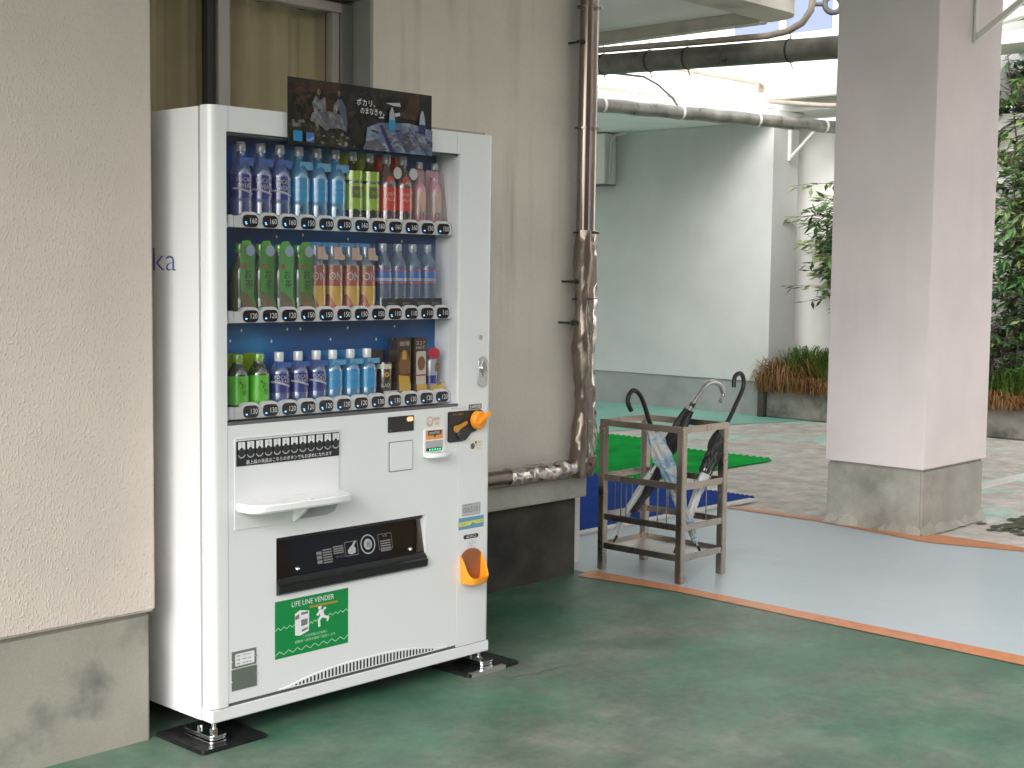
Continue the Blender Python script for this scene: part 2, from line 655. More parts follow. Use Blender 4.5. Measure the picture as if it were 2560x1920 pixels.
def rect(x0, x1, y0, y1):
    return [(x0, y0), (x1, y0), (x1, y1), (x0, y1)]


struct('ground', sheet_xy(rect(-150, 150, -150, 150), -.012), 'ground_concrete')
struct('courtyard_floor', sheet_xy(rect(2.5, 30, -30, 30), -.008), 'floor_court')
struct('covered_floor', sheet_xy([(-30, -30), (2.6, -30), (2.60, -1.3), (2.60, .3), (2.60, .775), (2.60, 1.1), (-30, 1.1)], 0), 'floor_green')
struct('corridor_floor', sheet_xy([(6.2, 4.75), (7.6, 4.35), (9.47, 3.75), (9.47, 9.5), (5.2, 9.5), (5.2, 5.1)], -.004), 'floor_teal')
struct('path', sheet_xy([(2.6, -12), (4.62, -12), (4.62, 1.4), (2.6, 1.4)], 0), 'path_blue')
ob = MB()
ob.add([(2.51, -12, .003), (2.625, -12, .003), (2.64, -1.27, .003), (2.665, .32, .003), (2.645, .80, .003), (2.505, .76, .003), (2.575, .27, .003), (2.525, -1.29, .003)],
       [(0, 1, 2, 7), (7, 2, 3, 6), (6, 3, 4, 5)])
o = tag(obj('floor_line', ob, 'tape_orange', fixn=False), 'orange painted line between the green floor and the blue grey path', 'floor line', 'orange floor lines')
ob = MB()
ob.add([(4.57, -12, .003), (4.67, -12, .003), (4.67, -.39, .003), (4.69, .03, .003), (4.57, -.42, .003), (4.44, .01, .003), (4.45, .10, .003), (4.57, .13, .003),
        (4.57, .74, .003), (4.66, .74, .003), (4.57, 1.37, .003), (4.66, 1.37, .003), (4.69, .13, .003)],
       [(0, 1, 2, 4), (4, 2, 3, 5), (5, 3, 12, 6), (6, 12, 7), (6, 7, 8), (7, 9, 8), (8, 9, 11, 10)])
tag(obj('floor_line', ob, 'tape_orange', fixn=False), 'orange painted line along the foot of the big square pillar', 'floor line', 'orange floor lines')
tag(obj('threshold_strip', MB().box(2.95, 4.93, 1.385, 1.45, 0, .014), 'strip_white', bevel=.004), 'white threshold strip along the front of the blue mat', 'strip')
st = MB()
x = 6.35
while x < 9.2:
    w = random.uniform(.18, .5)
    st.box(x, min(x + w, 9.3), .69 + random.uniform(-.02, .01), .77 + random.uniform(-.02, .02), -.008, .012)
    x += w + random.uniform(.0, .02)
tag(obj('floor_strip', st, 'strip_white'), 'broken white strip across the courtyard floor right of the pillar', 'strip')


def rib_mat(name, x0, x1, y0, y1, pitch, h, m, label, diag=0.0, base=.006):
    b = MB()
    n = int((y1 - y0) / pitch)
    b.box(x0, x1, y0, y1, 0, base)
    for i in range(n):
        a = y0 + i * pitch
        p0, p1, p2 = a + pitch * .08, a + pitch * .5, a + pitch * .92
        b.add([(x0, p0, base), (x0, p1, base + h), (x0, p2, base), (x1, p0 + diag, base), (x1, p1 + diag, base + h), (x1, p2 + diag, base)],
              [(0, 3, 4, 1), (1, 4, 5, 2), (0, 1, 2), (5, 4, 3)])
    return tag(obj(name, b, m, fixn=False), label, 'mat', 'floor mats')


rib_mat('floor_mat', 3.02, 5.02, 1.47, 3.35, .034, .009, 'mat_blue', 'large blue ribbed mat behind the umbrella rack')
rib_mat('floor_mat', 5.08, 6.60, 2.36, 3.40, .06, .02, 'mat_green', 'green ribbed mat nearer to the square pillar', diag=.0)
rib_mat('floor_mat', 5.08, 6.92, 3.44, 4.55, .06, .02, 'mat_green', 'green ribbed mat farther back towards the pale green wall', diag=.0)
mo = MB()
g_ = random.Random(9)
for k in range(420):
    cx, cy = (5.42, -.10) if k % 2 else (5.85, -.20)
    cx, cy = cx + g_.gauss(0, .20), cy + g_.gauss(0, .055)
    rr = g_.uniform(.008, .035)
    m_ = g_.randint(5, 8)
    mo.add([(cx + rr * 1.6 * math.cos(2 * math.pi * q / m_) * g_.uniform(.6, 1.2), cy + rr * math.sin(2 * math.pi * q / m_) * g_.uniform(.6, 1.2), -.006 + .00002 * k) for q in range(m_)], [tuple(range(m_))])
o = obj('moss_patch', mo, 'moss', fixn=False)
o['kind'] = 'stuff'
tag(o, 'dark mossy patch on the floor right of the pillar base', 'moss')

ck = MB()
g_ = random.Random(4)
cx_, cy_ = 1.08, -.11
for k in range(16):
    nx_, ny_ = cx_ + g_.uniform(.012, .03), cy_ + g_.uniform(-.014, .008)
    w_ = .0016 + .0022 * math.sin(math.pi * (k + 1) / 17)
    ck.add([(cx_, cy_ - w_, .0012), (nx_, ny_ - w_, .0012), (nx_, ny_ + w_, .0012), (cx_, cy_ + w_, .0012)], [(0, 1, 2, 3)])
    cx_, cy_ = nx_, ny_
tag(obj('floor_crack', ck, 'gap_grey', fixn=False), 'thin dark crack in the green floor by the right pad', 'crack')

# --- overhead slab of the building we stand under; unseen outline shaped to block light
struct('ceiling', MB().prism([(-3.7, -2.3), (5.45, -2.3), (5.45, .76), (4.9, .76), (4.9, 1.6), (2.56, 1.6), (2.56, .76), (-3.7, .76)], 3.12, 3.4, 'z'), 'ceiling_paint')

# --- unseen brown building added behind the viewpoint to darken reflections and block low sky
t = thing('added_building', 'unseen brown building added across the yard for the panes to mirror', 'building', (6, -10, 0))
obj('wall_face', MB().box(-5, 22, -10.4, -9.6, -.012, 4.7), 'facade_brown', t)
for k in range(9):
    w_ = obj('window', MB().box(-4 + 2.9 * k, -2.6 + 2.9 * k, -9.62, -9.58, 1.0, 2.3), 'window_blue', t)
    obj('sill', MB().box(-4.1 + 2.9 * k, -2.5 + 2.9 * k, -9.65, -9.52, .94, 1.0), 'paint_offwhite', w_)
obj('parapet', MB().box(-5.1, 22.1, -10.5, -9.5, 4.705, 4.85), 'paint_offwhite', t)

# --- left column
t = thing('building_column', 'stucco column on a bare concrete base left of the vending machine', 'column', (-.8, .45, 0), 'stucco columns')
obj('shaft', MB().box(-1.7, -.073, .172, .70, .38, 3.12), 'stucco_pink', t, bevel=.008)
obj('plinth', MB().box(-1.69, -.086, .183, .69, -.012, .378), 'plinth_light', t, bevel=.01)

# --- right pillar
t = thing('building_pillar', 'tall square pillar with bare concrete base beside the path', 'pillar', (4.97, .43, 0), 'stucco columns')
obj('shaft', MB().box(4.59, 5.345, .14, .73, .352, 3.118), 'stucco_pillar', t, bevel=.004)
pb = MB()
pb.box(4.598, 5.335, .148, .722, -.012, .35)
obj('plinth', pb, 'plinth_pillar', t, bevel=.012)
ft = MB()
rng = random.Random(3)
for side in range(2):
    pts = []
    for i in range(15):
        u = i / 14
        d = rng.uniform(.012, .035)
        pts.append((u, d, rng.uniform(.03, .07) if i % 3 else .03))
    for i in range(14):
        (u0, d0, h0), (u1, d1, h1) = pts[i], pts[i + 1]
        if side == 0:
            y0, y1 = .14 + .59 * u0, .14 + .59 * u1
            ft.add([(4.597, y0, h0), (4.597, y1, h1), (4.597 - d1, y1, 0), (4.597 - d0, y0, 0)], [(0, 1, 2, 3)])
        else:
            x0, x1 = 4.59 + .75 * u0, 4.59 + .75 * u1
            ft.add([(x0, .147, h0), (x1, .147, h1), (x1, .147 - d1, 0), (x0, .147 - d0, 0)], [(0, 1, 2, 3)])
obj('mortar_skirt', ft, 'plinth_pillar', t, fixn=False)
t = thing('wall_bracket', 'white triangular steel bracket high on the square pillar', 'bracket', (5.0, .14, 2.64))
obj('upright', MB().box(4.98, 5.02, .125, .138, 2.63, 3.0), 'paint_offwhite', t, bevel=.002)
obj('arm', MB().box(4.98, 5.02, -.32, .124, 2.955, 2.985), 'paint_offwhite', t, bevel=.002)
dg = MB()
dg.prism([(.124, 2.64), (.124, 2.68), (-.28, 2.954), (-.325, 2.954)], 4.985, 5.015, 'x')
obj('brace', dg, 'paint_offwhite', t, bevel=.002)

# --- wall behind the machine
t = thing('building_wall', 'streaked beige stucco wall with a window behind the vending machine', 'wall', (1.0, .9, 0))
wb = MB()
wb.box(1.275, 2.552, .77, 1.0, .362, 3.118)
wb.box(-1.2, 1.273, .77, 1.0, .362, 1.05)
wb.box(-1.2, 1.273, .77, 1.0, 2.40, 3.118)
obj('stucco_face', wb, 'stucco_wall', t)
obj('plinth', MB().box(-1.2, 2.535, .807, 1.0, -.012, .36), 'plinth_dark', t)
obj('ledge', MB().box(-1.2, 2.556, .756, .768, .362, .462), 'ledge_concrete', t, bevel=.004)
obj('jamb', MB().box(1.262, 1.274, .772, .998, 1.052, 2.398), 'jamb', t)
win = obj('window', MB().box(1.205, 1.26, .87, .93, 1.07, 2.38), 'alu_frame', t, bevel=.003)
fr = MB()
fr.box(-.4, 1.205, .872, .93, 2.345, 2.38)
fr.box(-.4, 1.205, .872, .93, 1.07, 1.11)
fr.box(1.17, 1.204, .885, .925, 1.11, 2.345)
obj('frame', fr, 'alu_light', win, bevel=.002)
obj('sash_edge', MB().box(.615, .648, .895, .93, 1.11, 2.345), 'alu_dark', win)
obj('sash', MB().box(.649, .70, .88, .925, 1.11, 2.345), 'alu_light', win, bevel=.002)
obj('pane', MB().box(.70, 1.17, .905, .909, 1.11, 2.345), 'glass_window', win)
obj('pane', MB().box(-.4, .615, .915, .919, 1.11, 2.345), 'glass_window', win)
cu_ = MB()
pts = []
n = 150
for i in range(n + 1):
    xx = -.4 + 1.6 * i / n
    pts.append((xx, .985 + .020 * math.sin(xx * 42 + 1.5 * math.sin(xx * 9)) + .008 * math.sin(xx * 97)))
for i, (a, b_) in enumerate(pts):
    cu_.v += [(a, b_, 1.09), (a, b_, 2.36)]
    if i:
        k = 2 * i
        cu_.f.append((k - 2, k, k + 1, k - 1))
obj('curtain', cu_, 'curtain', win, fixn=False, smooth=60)
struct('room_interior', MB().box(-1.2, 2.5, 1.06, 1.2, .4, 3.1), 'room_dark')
# narrow white post at the wall's back corner
tag(obj('corner_post', MB().box(2.655, 2.76, .96, 1.04, -.008, 3.1), 'wall_white', bevel=.01), 'narrow white post behind the foil wrapped pipes', 'post')
struct('return_wall', MB().box(2.3, 2.54, 1.001, 6.2, -.012, 3.118), 'wall_white')

# --- pipes at the wall corner
t = thing('pipe_pair', 'pair of metal pipes with crumpled foil running down the wall corner', 'pipe', (2.46, .72, .5))
obj('pipe', MB().tube([(2.447, .705, 3.1), (2.443, .705, 2.2), (2.438, .705, 1.15)], .030, 16), 'pipe_brown', t, smooth=50)
obj('pipe', MB().tube([(2.505, .72, 3.1), (2.502, .72, 2.2), (2.498, .72, 1.15)], .027, 16), 'pipe_steel', t, smooth=50)
rng = random.Random(11)


def crumple(path, r, n, amp, seed):
    g = random.Random(seed)
    tab = [[1 + g.uniform(-amp, amp) for _ in range(n)] for _ in path]
    return MB().tube(path, r, n, mod=lambda i, an: tab[i][int(round(an / (2 * math.pi) * n)) % n])


zz = [1.56 - .028 * i for i in range(40)]
obj('foil_wrap', crumple([(2.438 + .006 * math.sin(z * 9), .70, z) for z in zz], [.036 + .006 * math.sin(z * 14) for z in zz], 11, .10, 1), 'foil_dark', t, smooth=35)
obj('foil_wrap', crumple([(2.495 + .006 * math.cos(z * 8), .712, z) for z in zz], [.036 + .006 * math.sin(z * 11 + 1) for z in zz], 11, .16, 2), 'foil', t, smooth=25)
el = [(2.47, .705, .56), (2.472, .705, .53), (2.46, .705, .51), (2.43, .705, .505)]
obj('foil_elbow', crumple(el, [.058, .062, .055, .04], 12, .07, 3), 'foil_dark', t, smooth=40)
xs = [2.44 - .016 * i for i in range(30)]
obj('foil_run', crumple([(x, .708, .512 + .004 * math.sin(x * 30)) for x in xs], [.034 + .003 * math.sin(x * 90) for x in xs], 14, .10, 4), 'foil', t, smooth=25)
obj('pipe_run', MB().tube([(1.98, .708, .512), (1.1, .708, .512)], .031, 14), 'foil_dark', t, smooth=50)
for z in (1.545, 1.255, 2.52, 2.0):
    obj('strap', MB().prism(rrect(2.469, .710, .128, .078, .034, 5), z, z + .008, 'z'), 'strap_dark' if z < 1.6 else 'pipe_brown', t)
for z, x in ((1.335, 2.38), (1.155, 2.36), (2.37, 2.40)):
    obj('clamp_bolt', MB().tube([(x - .02, .70, z), (x + .03, .70, z)], .006, 8).tube([(x + .012, .70, z), (x + .03, .70, z)], .012, 6).tube([(x, .70, z), (x, .77, z)], .005, 6), 'strap_dark', t)

# --- far courtyard
t = thing('courtyard_wall', 'smooth pale green wall with grey base at the courtyard end', 'wall', (9.5, 6, 0))
obj('wall_face', MB().box(9.45, 9.9, 4.25, 9.6, .332, 2.86), 'wall_mint', t)
obj('wall_base', MB().box(9.468, 9.9, 4.26, 9.6, -.008, .33), 'plinth_far', t)
t = thing('garden_wall', 'rough white wall behind the shrubs in the planter', 'wall', (10.2, 0, 0))
obj('wall_face', MB().box(10.15, 10.4, -6, 4.6, -.008, 2.86), 'wall_white', t)
t = thing('wall_box', 'pale box with a looping cable hanging at the far wall', 'box', (9.35, 6.35, 2.32), None)
obj('case', MB().box(9.25, 9.448, 6.2, 6.9, 2.32, 2.845), 'paint_offwhite', t, bevel=.006)
obj('bottom_edge', MB().box(9.252, 9.446, 6.205, 6.895, 2.305, 2.318), 'gap_grey', t)
obj('cable', MB().tube([(9.3, 5.95, 2.84), (9.3, 6.1, 2.82), (9.3, 6.155, 2.74), (9.3, 6.16, 2.5), (9.3, 6.165, 2.4), (9.3, 6.2, 2.33), (9.3, 6.4, 2.315)], .014, 8), 'cable_grey', t, smooth=50)
t = thing('canopy_roof', 'flat white canopy roof over the far corridor', 'roof', (7, 6.5, 2.86))
obj('slab', MB().prism([(2.6, 5.0), (5.2, 5.0), (9.6, 4.2), (9.95, 4.2), (9.95, 9.6), (2.6, 9.6)], 2.862, 2.97, 'z'), 'wall_upper', t, bevel=.01)
t = thing('gutter_pipe', 'grey gutter pipe with white straps under the bright upper wall', 'pipe', (8, 4.1, 2.8))
g0, g1 = Vector((5.4, 4.80, 2.80)), Vector((10.1, 3.70, 2.80))
gp = [g0.lerp(g1, i / 40) for i in range(41)]
obj('pipe', MB().tube([p + Vector((0, 0, .004 * math.sin(i * 1.7))) for i, p in enumerate(gp)], .06, 16), 'pipe_grey', t, smooth=50)
for f in (.35, .53, .72, .9):
    p = g0.lerp(g1, f)
    d = (g1 - g0).normalized()
    obj('strap', MB().tube([p - d * .012, p + d * .012], .0635, 16), 'paint_offwhite', t, smooth=40)
t = thing('wall_bracket', 'thin white angle bracket under the gutter pipe beside the garden wall', 'bracket', (9.7, 4.2, 2.55))
obj('upright', MB().box(9.70, 9.73, 4.22, 4.248, 2.5, 2.8), 'paint_offwhite', t)
obj('brace', MB().tube([(9.715, 4.225, 2.53), (9.715, 3.93, 2.80)], .016, 6), 'paint_offwhite', t)

t = thing('upper_building', 'overexposed white upper storey above the canopy', 'building', (9.9, 6, 2.97))
obj('wall_face', MB().box(9.72, 10.4, 2.2, 10, 2.975, 6.2), 'wall_upper', t)
wd = obj('window', MB().box(9.70, 9.718, 3.78, 4.9, 3.72, 4.6), 'window_blue', t)
wf = MB()
wf.box(9.68, 9.716, 3.70, 3.78, 3.64, 4.68)
wf.box(9.68, 9.716, 4.9, 4.98, 3.64, 4.68)
wf.box(9.68, 9.716, 3.78, 4.9, 3.64, 3.72)
wf.box(9.66, 9.698, 4.3, 4.36, 3.72, 4.6)
obj('frame', wf, 'wall_upper', wd)
obj('eave_ledge', MB().box(9.45, 9.718, 2.3, 4.32, 3.06, 3.14), 'slab_beige', t, bevel=.01)
obj('conduit', MB().tube([(9.68, 7.2, 3.83), (9.68, 5.5, 3.49), (9.68, 4.58, 3.275), (9.66, 4.50, 3.24), (9.5, 4.36, 3.09), (9.44, 4.3, 3.05), (9.42, 3.7, 2.97), (9.42, 2.8, 2.9)], .022, 8), 'pipe_tan', t, smooth=50)
obj('conduit', MB().tube([(9.69, 8.0, 3.62), (9.69, 6.7, 3.41), (9.69, 4.42, 3.0)], .018, 8), 'pipe_tan', t, smooth=50)
obj('conduit_clip', MB().box(9.62, 9.7, 4.55, 4.60, 3.19, 3.27), 'pipe_tan', t)

t = thing('balcony_slab', 'round cornered concrete slab with stained beige edge overhead', 'slab', (5, 3, 3.1))
poly = [(3.4, 1.76)] + [(5.72 + .24 * math.sin(R(a)), 2.0 - .24 * math.cos(R(a))) for a in range(0, 91, 9)] + [(5.96, 2.06), (3.4, 2.06)]
obj('edge_beam', MB().prism(poly, 3.085, 3.62, 'z'), 'slab_beige', t, smooth=40)
obj('soffit', MB().box(3.4, 5.84, 2.062, 7.0, 3.15, 3.6), 'ceiling_paint', t)
obj('drip_lip', MB().box(5.842, 5.95, 2.062, 7.0, 3.07, 3.6), 'slab_beige', t, bevel=.01)
tag(obj('bent_conduit', MB().tube([(5.5, 4.6, 3.0), (5.5, 3.2, 2.953), (5.5, 2.2, 2.918), (5.5, 1.78, 2.905), (5.5, 1.62, 2.92), (5.5, 1.52, 2.96), (5.5, 1.46, 3.03), (5.5, 1.445, 3.12), (5.5, 1.44, 3.6)], .022, 10), 'pipe_tan', smooth=50),
    'thin tan conduit bending up around the overhead slab', 'pipe')
t = thing('drain_pipe', 'thick blackish pipe with dark ties below the overhead slab', 'pipe', (5.5, 2.4, 2.8))
obj('pipe', MB().tube([(5.5, 5.0, 2.915), (5.5, 3.2, 2.85), (5.5, 1.25, 2.783), (5.5, .5, 2.757)], .072, 20), 'pipe_black', t, smooth=50)
for y in (3.13, 2.72, 2.40, 1.60):
    z = 2.85 - (3.2 - y) * .0344
    b = MB().tube([(5.5, y - .006, z), (5.5, y + .006, z)], .076, 18)
    b.tube([(5.5, y, z + .07), (5.5, y + .012, z + .14)], .004, 5).tube([(5.5, y, z - .07), (5.5, y - .02, z - .115)], .004, 5)
    obj('tie', b, 'strap_dark', t)
tag(obj('loose_cable', MB().tube([(5.52, 3.1, 2.79), (5.55, 2.95, 2.765), (5.6, 2.85, 2.75), (5.7, 2.80, 2.70), (5.85, 2.78, 2.62), (6.2, 3.0, 2.62)], .008, 8), 'cable_grey', smooth=50), 'grey cable drooping below the thick black pipe', 'cable')
ring = MB()
rc, ru, rv = Vector((6.0, 1.60, 3.155)), Vector((.69, -.72, 0)), Vector((0, 0, 1))
ring.tube([rc + ru * (.055 * math.cos(a)) + rv * (.055 * math.sin(a)) + cf * (.01 * math.sin(a)) for a in [2 * math.pi * k / 24 for k in range(25)]], .019, 10)
ring.tube([rc + ru * -.05, rc + ru * -.16], .015, 8)
tag(obj('hose_ring', ring, 'hose_grey', smooth=50), 'dark grey hose ring beside the overhead slab', 'hose')
tag(obj('roof_gutter', MB().tube([(9.0, 2.2, 3.42), (9.0, 1.0, 3.64), (9.0, -2, 4.2)], .045, 12).box(9.05, 9.6, -2, 2.1, 3.30, 3.40), 'paint_offwhite', smooth=40), 'white gutter above the shrubs at the right edge', 'gutter')

# --- planter, shrubs, grass
t = thing('planter', 'mossy low concrete planter along the garden wall', 'planter', (9.7, 1, 0))
obj('kerb', MB().box(9.38, 9.52, -6, 4.22, -.008, .28), 'planter_concrete', t, bevel=.015)
obj('end_post', MB().box(9.36, 9.53, 4.225, 4.31, -.008, .30), 'plinth_dark', t, bevel=.01)
obj('soil', MB().box(9.52, 10.15, -6, 4.25, -.008, .25), 'soil', t)


def blades(mb, cx, cy, z, n, h, spread, g, lean=.6):
    for _ in range(n):
        a = g.uniform(0, 2 * math.pi)
        r = spread * math.sqrt(g.random())
        x, y = cx + r * math.cos(a), cy + r * math.sin(a)
        hh = h * g.uniform(.55, 1.15)
        b = g.uniform(0, 2 * math.pi)
        dx, dy = math.cos(b), math.sin(b)
        ln = min(hh * lean * g.uniform(.3, 1.1), max(.02, (4.42 - y) if dy > 0 else 9))
        w = g.uniform(.004, .009)
        px, py = -dy * w, dx * w
        o = len(mb.v)
        for f, q, ww in ((0, 0, 1), (.55, .25, .9), (.95 if lean < .7 else .80, .7, .55)):
            mb.v += [(x + dx * ln * q - px * ww, y + dy * ln * q - py * ww, z + hh * f), (x + dx * ln * q + px * ww, y + dy * ln * q + py * ww, z + hh * f)]
        mb.v.append((x + dx * ln * 1.1, y + dy * ln * 1.1, z + hh * (g.uniform(-.2, .6) if lean > .7 else .92)))
        mb.f += [(o, o + 1, o + 3, o + 2), (o + 2, o + 3, o + 5, o + 4), (o + 4, o + 5, o + 6)]


g = random.Random(5)
for nm, m, spots, lab in (
        ('planter_grass', 'grass_green', [(9.6, 3.95, .36), (9.66, 3.7, .34), (9.62, 3.45, .34), (9.8, 4.0, .42), (9.6, 3.2, .3), (9.6, 2.1, .3), (9.65, 1.85, .34), (9.6, 1.6, .32), (9.6, 1.3, .3), (9.7, 2.5, .3), (9.65, 2.9, .3)], 'green tufts of grass growing in the planter'),
        ('dry_grass', 'grass_dry', [(9.52, 4.12, .30), (9.48, 4.0, .24), (9.46, 3.75, .16), (9.46, 3.5, .14), (9.47, 4.18, .2), (9.46, 2.0, .18), (9.46, 1.75, .16), (9.5, 1.5, .2), (9.46, 3.2, .14)], 'dry straw coloured grass drooping over the planter edge')):
    b = MB()
    for x, y, h in spots:
        blades(b, x, y, .25, 330, h * g.uniform(.85, 1.25), .17, g, .65 if m == 'grass_green' else 1.25)
    o = obj(nm, b, m, fixn=False)
    o['kind'] = 'stuff'
    tag(o, lab, 'grass')


def leaf(mb, p, d, up, L, w):
    s = d.cross(up)
    if s.length < 1e-4:
        s = d.orthogonal()
    s = s.normalized()
    n = s.cross(d).normalized()
    o = len(mb.v)
    mb.v += [tuple(p), tuple(p + d * L * .45 + s * w - n * w * .25), tuple(p + d * L - n * L * .12), tuple(p + d * L * .45 - s * w - n * w * .25), tuple(p + d * L * .5 + n * w * .1)]
    mb.f += [(o, o + 1, o + 4), (o + 1, o + 2, o + 4), (o + 2, o + 3, o + 4), (o + 3, o, o + 4)]


def shrub(name, label, base, height, spread, stems, nleaf, mats, seed, L=.09, zmin=.2, droop=.3, ctr=None):
    g = random.Random(seed)
    t = thing(name, label, 'shrub', base, 'planter shrubs')
    st = MB()
    lv = [MB() for _ in mats]
    bx = Vector(base)
    tips = []
    for i in range(stems):
        a = g.uniform(0, 2 * math.pi)
        top = bx + Vector((spread * math.cos(a) * g.uniform(.2, .9), spread * math.sin(a) * g.uniform(.2, 1.1), height * g.uniform(.6, 1)))
        b0 = bx + Vector((g.uniform(-.08, .08), g.uniform(-.08, .08), 0))
        mid = b0.lerp(top, .5) + Vector((g.uniform(-.1, .1), g.uniform(-.1, .1), .1))
        path = [b0, b0.lerp(mid, .5), mid, mid.lerp(top, .5), top]
        st.tube(path, [.016, .014, .011, .008, .004], 6)
        for k in range(int(nleaf / stems / 7)):
            f = g.uniform(zmin, 1)
            j = min(3, int(f * 4))
            p = path[j].lerp(path[j + 1], f * 4 - j)
            a2 = g.uniform(0, 2 * math.pi)
            tw = Vector((math.cos(a2), math.sin(a2), g.uniform(-.2, .6))).normalized()
            ln = g.uniform(.1, .34) * spread / .4
            q = p + tw * ln + Vector((0, 0, -droop * ln * g.random()))
            st.tube([p, p.lerp(q, .5) + Vector((0, 0, .02)), q], [.004, .003, .002], 4, cap=False)
            mbq = lv[g.choices(range(len(mats)), [3, 2, 1][:len(mats)])[0]]
            for _ in range(7):
                f2 = g.uniform(.35, 1.05)
                pp = p.lerp(q, f2)
                d = (tw + Vector((g.uniform(-1, 1), g.uniform(-1, 1), g.uniform(-1.1, .35)))).normalized()
                leaf(mbq, pp, d, Vector((g.uniform(-.4, .4), g.uniform(-.4, .4), 1)), L * g.uniform(.6, 1.25), L * g.uniform(.14, .22))
    obj('stems', st, 'stem', t, fixn=False)
    for m, b in zip(mats, lv):
        o = obj('foliage', b, m, t, fixn=False)
        o['kind'] = 'stuff'
    return t


shrub('nandina_shrub', 'leafy bamboo like shrub peeking out left of the square pillar', (9.75, 3.35, .25), 2.15, .66, 11, 3400, ['leaf_pale', 'leaf_green', 'leaf_dark'], 21, L=.12, zmin=.5)
shrub('tall_shrub', 'tall shrub with dark and yellowing leaves right of the square pillar', (9.85, 1.72, .25), 3.4, .62, 13, 6800, ['leaf_green', 'leaf_pale', 'leaf_dark'], 22, L=.13, zmin=.30)
shrub('low_shrub', 'dark twiggy shrub low in the planter at the right edge', (9.7, 2.05, .25), 1.0, .42, 10, 1500, ['leaf_dark', 'leaf_green'], 23, L=.08, zmin=.25)
shrub('tall_shrub', 'bushy green treetop at the upper right edge', (10.9, 2.1, .0), 4.6, .9, 14, 8000, ['leaf_green', 'leaf_dark', 'leaf_pale'], 24, L=.13, zmin=.45)

# ================================================================== VENDING MACHINE
MW = 1.142
VM = thing('vending_machine', 'white drink vending machine with a lit price rail on three shelves', 'vending machine', (MW / 2, .35, 0))
cab = MB()
cab.box(0, .03, .057, .70, .065, 1.826)
cab.box(MW - .03, MW, .057, .70, .065, 1.826)
cab.box(.03, MW - .03, .67, .70, .065, 1.826)
cab.box(.03, MW - .03, .057, .67, 1.79, 1.826)
cab.box(.03, MW - .03, .057, .67, .065, .10)
obj('cabinet', cab, 'machine_white', VM)
for gx0, gx1, gz0, gz1 in ((.016, .040, .11, 1.824), (MW - .04, MW - .016, .11, 1.824), (.04, MW - .04, 1.80, 1.824)):
    obj('door_gap', MB().box(gx0, gx1, .0465, .06, gz0, gz1), 'gap_black', VM)
bs = MB().box(0, MW, .002, .0565, .065, .1025)
obj('base', bs, 'machine_white', VM, bevel=.003)


def stile(x_out, x_in, sgn):
    r = .024
    pl = [(x_out, .046)]
    for k in range(7):
        a = R(90 * k / 6)
        pl.append((x_out + sgn * r * (1 - math.cos(a)), r * (1 - math.sin(a))))
    return pl + [(x_in, 0), (x_in, .046)]


dr = MB()
dr.prism(stile(0, .055, 1), .106, 1.828, 'z')
door = obj('door', dr, 'machine_white', VM, smooth=40)
obj('stile', MB().prism(stile(MW, .982, -1), .106, 1.828, 'z'), 'machine_white', door, smooth=40)
obj('header', MB().box(.0555, .9815, .0005, .046, 1.757, 1.828), 'machine_white', door)
dp = MB()
dp.box(.0555, .228, .0005, .046, .404, .924)
dp.box(.836, .9815, .0005, .046, .404, .924)
dp.box(.228, .836, .0005, .046, .577, .924)
arch = [(.0555, .404), (.0555, .113), (.24, .113), (.30, .117)]
dp.box(.0555, .9815, .0005, .046, .114, .404)
obj('panel', dp, 'machine_white', door)
obj('bottom_gap', MB().box(.044, 1.10, .006, .02, .1028, .1135), 'gap_grey', VM)
# display window
dx0, dx1, dz0, dz1 = .0555, .9815, .924, 1.757
DY = .118
inn = MB()
inn.box(dx0 - .012, dx0 - .0005, .046, DY, dz0, dz1)
inn.box(dx1 + .0105, dx1 + .022, .046, DY, dz0, dz1)
inn.box(dx0, dx1 + .01, .05, DY, dz1 + .001, dz1 + .012)
inn.box(dx0, dx1 + .01, .05, DY, dz0 - .012, dz0 - .001)
obj('display_case', inn, 'machine_inner', VM)
obj('side_liner', MB().box(dx1 + .002, dx1 + .010, .047, DY, dz0, dz1), 'machine_white2', VM)
obj('window_seal', MB().box(dx0, dx1, .0015, .006, dz0 - .0006, dz0 + .010), 'gap_grey', VM)
obj('window_seal', MB().box(dx0, dx1, .012, .02, dz1 - .006, dz1 - .0006), 'gap_grey', VM)
bd = MB().box(dx0 - .01, dx1 + .015, DY, DY + .006, dz0, dz1)
bdo = obj('backdrop', bd, 'backdrop_print', VM)
for x, z in ((.19, 1.19), (.36, 1.19), (.41, 1.19), (.60, 1.19), (.80, 1.19), (.15, 1.16), (.30, 1.155), (.53, 1.155), (.72, 1.15), (.32, 1.47), (.42, 1.478), (.60, 1.47), (.83, 1.468)):
    obj('clip', MB().sheet([(x, z - .006), (x + .004, z), (x, z + .006), (x - .004, z)], DY - .001), 'print_white', bdo, fixn=False)
obj('glass', MB().box(dx0, dx1, .0075, .0105, dz0 + .010, dz1 - .001), 'glass_front', VM)

# price rails
bw = rrect(0, 0, .0525, .035, .013)
btn_me = make_mesh('button', MB().prism(bw, -.003, .003, 'y'), 'button_black', bevel=.0012, smooth=40)
PR = {}


def price_me(txt):
    if txt not in PR:
        PR[txt] = make_mesh('price', MB().text(txt, .0095, .0005, -.0036, w=.024, h=.0155), 'print_white', fixn=False)
    return PR[txt]


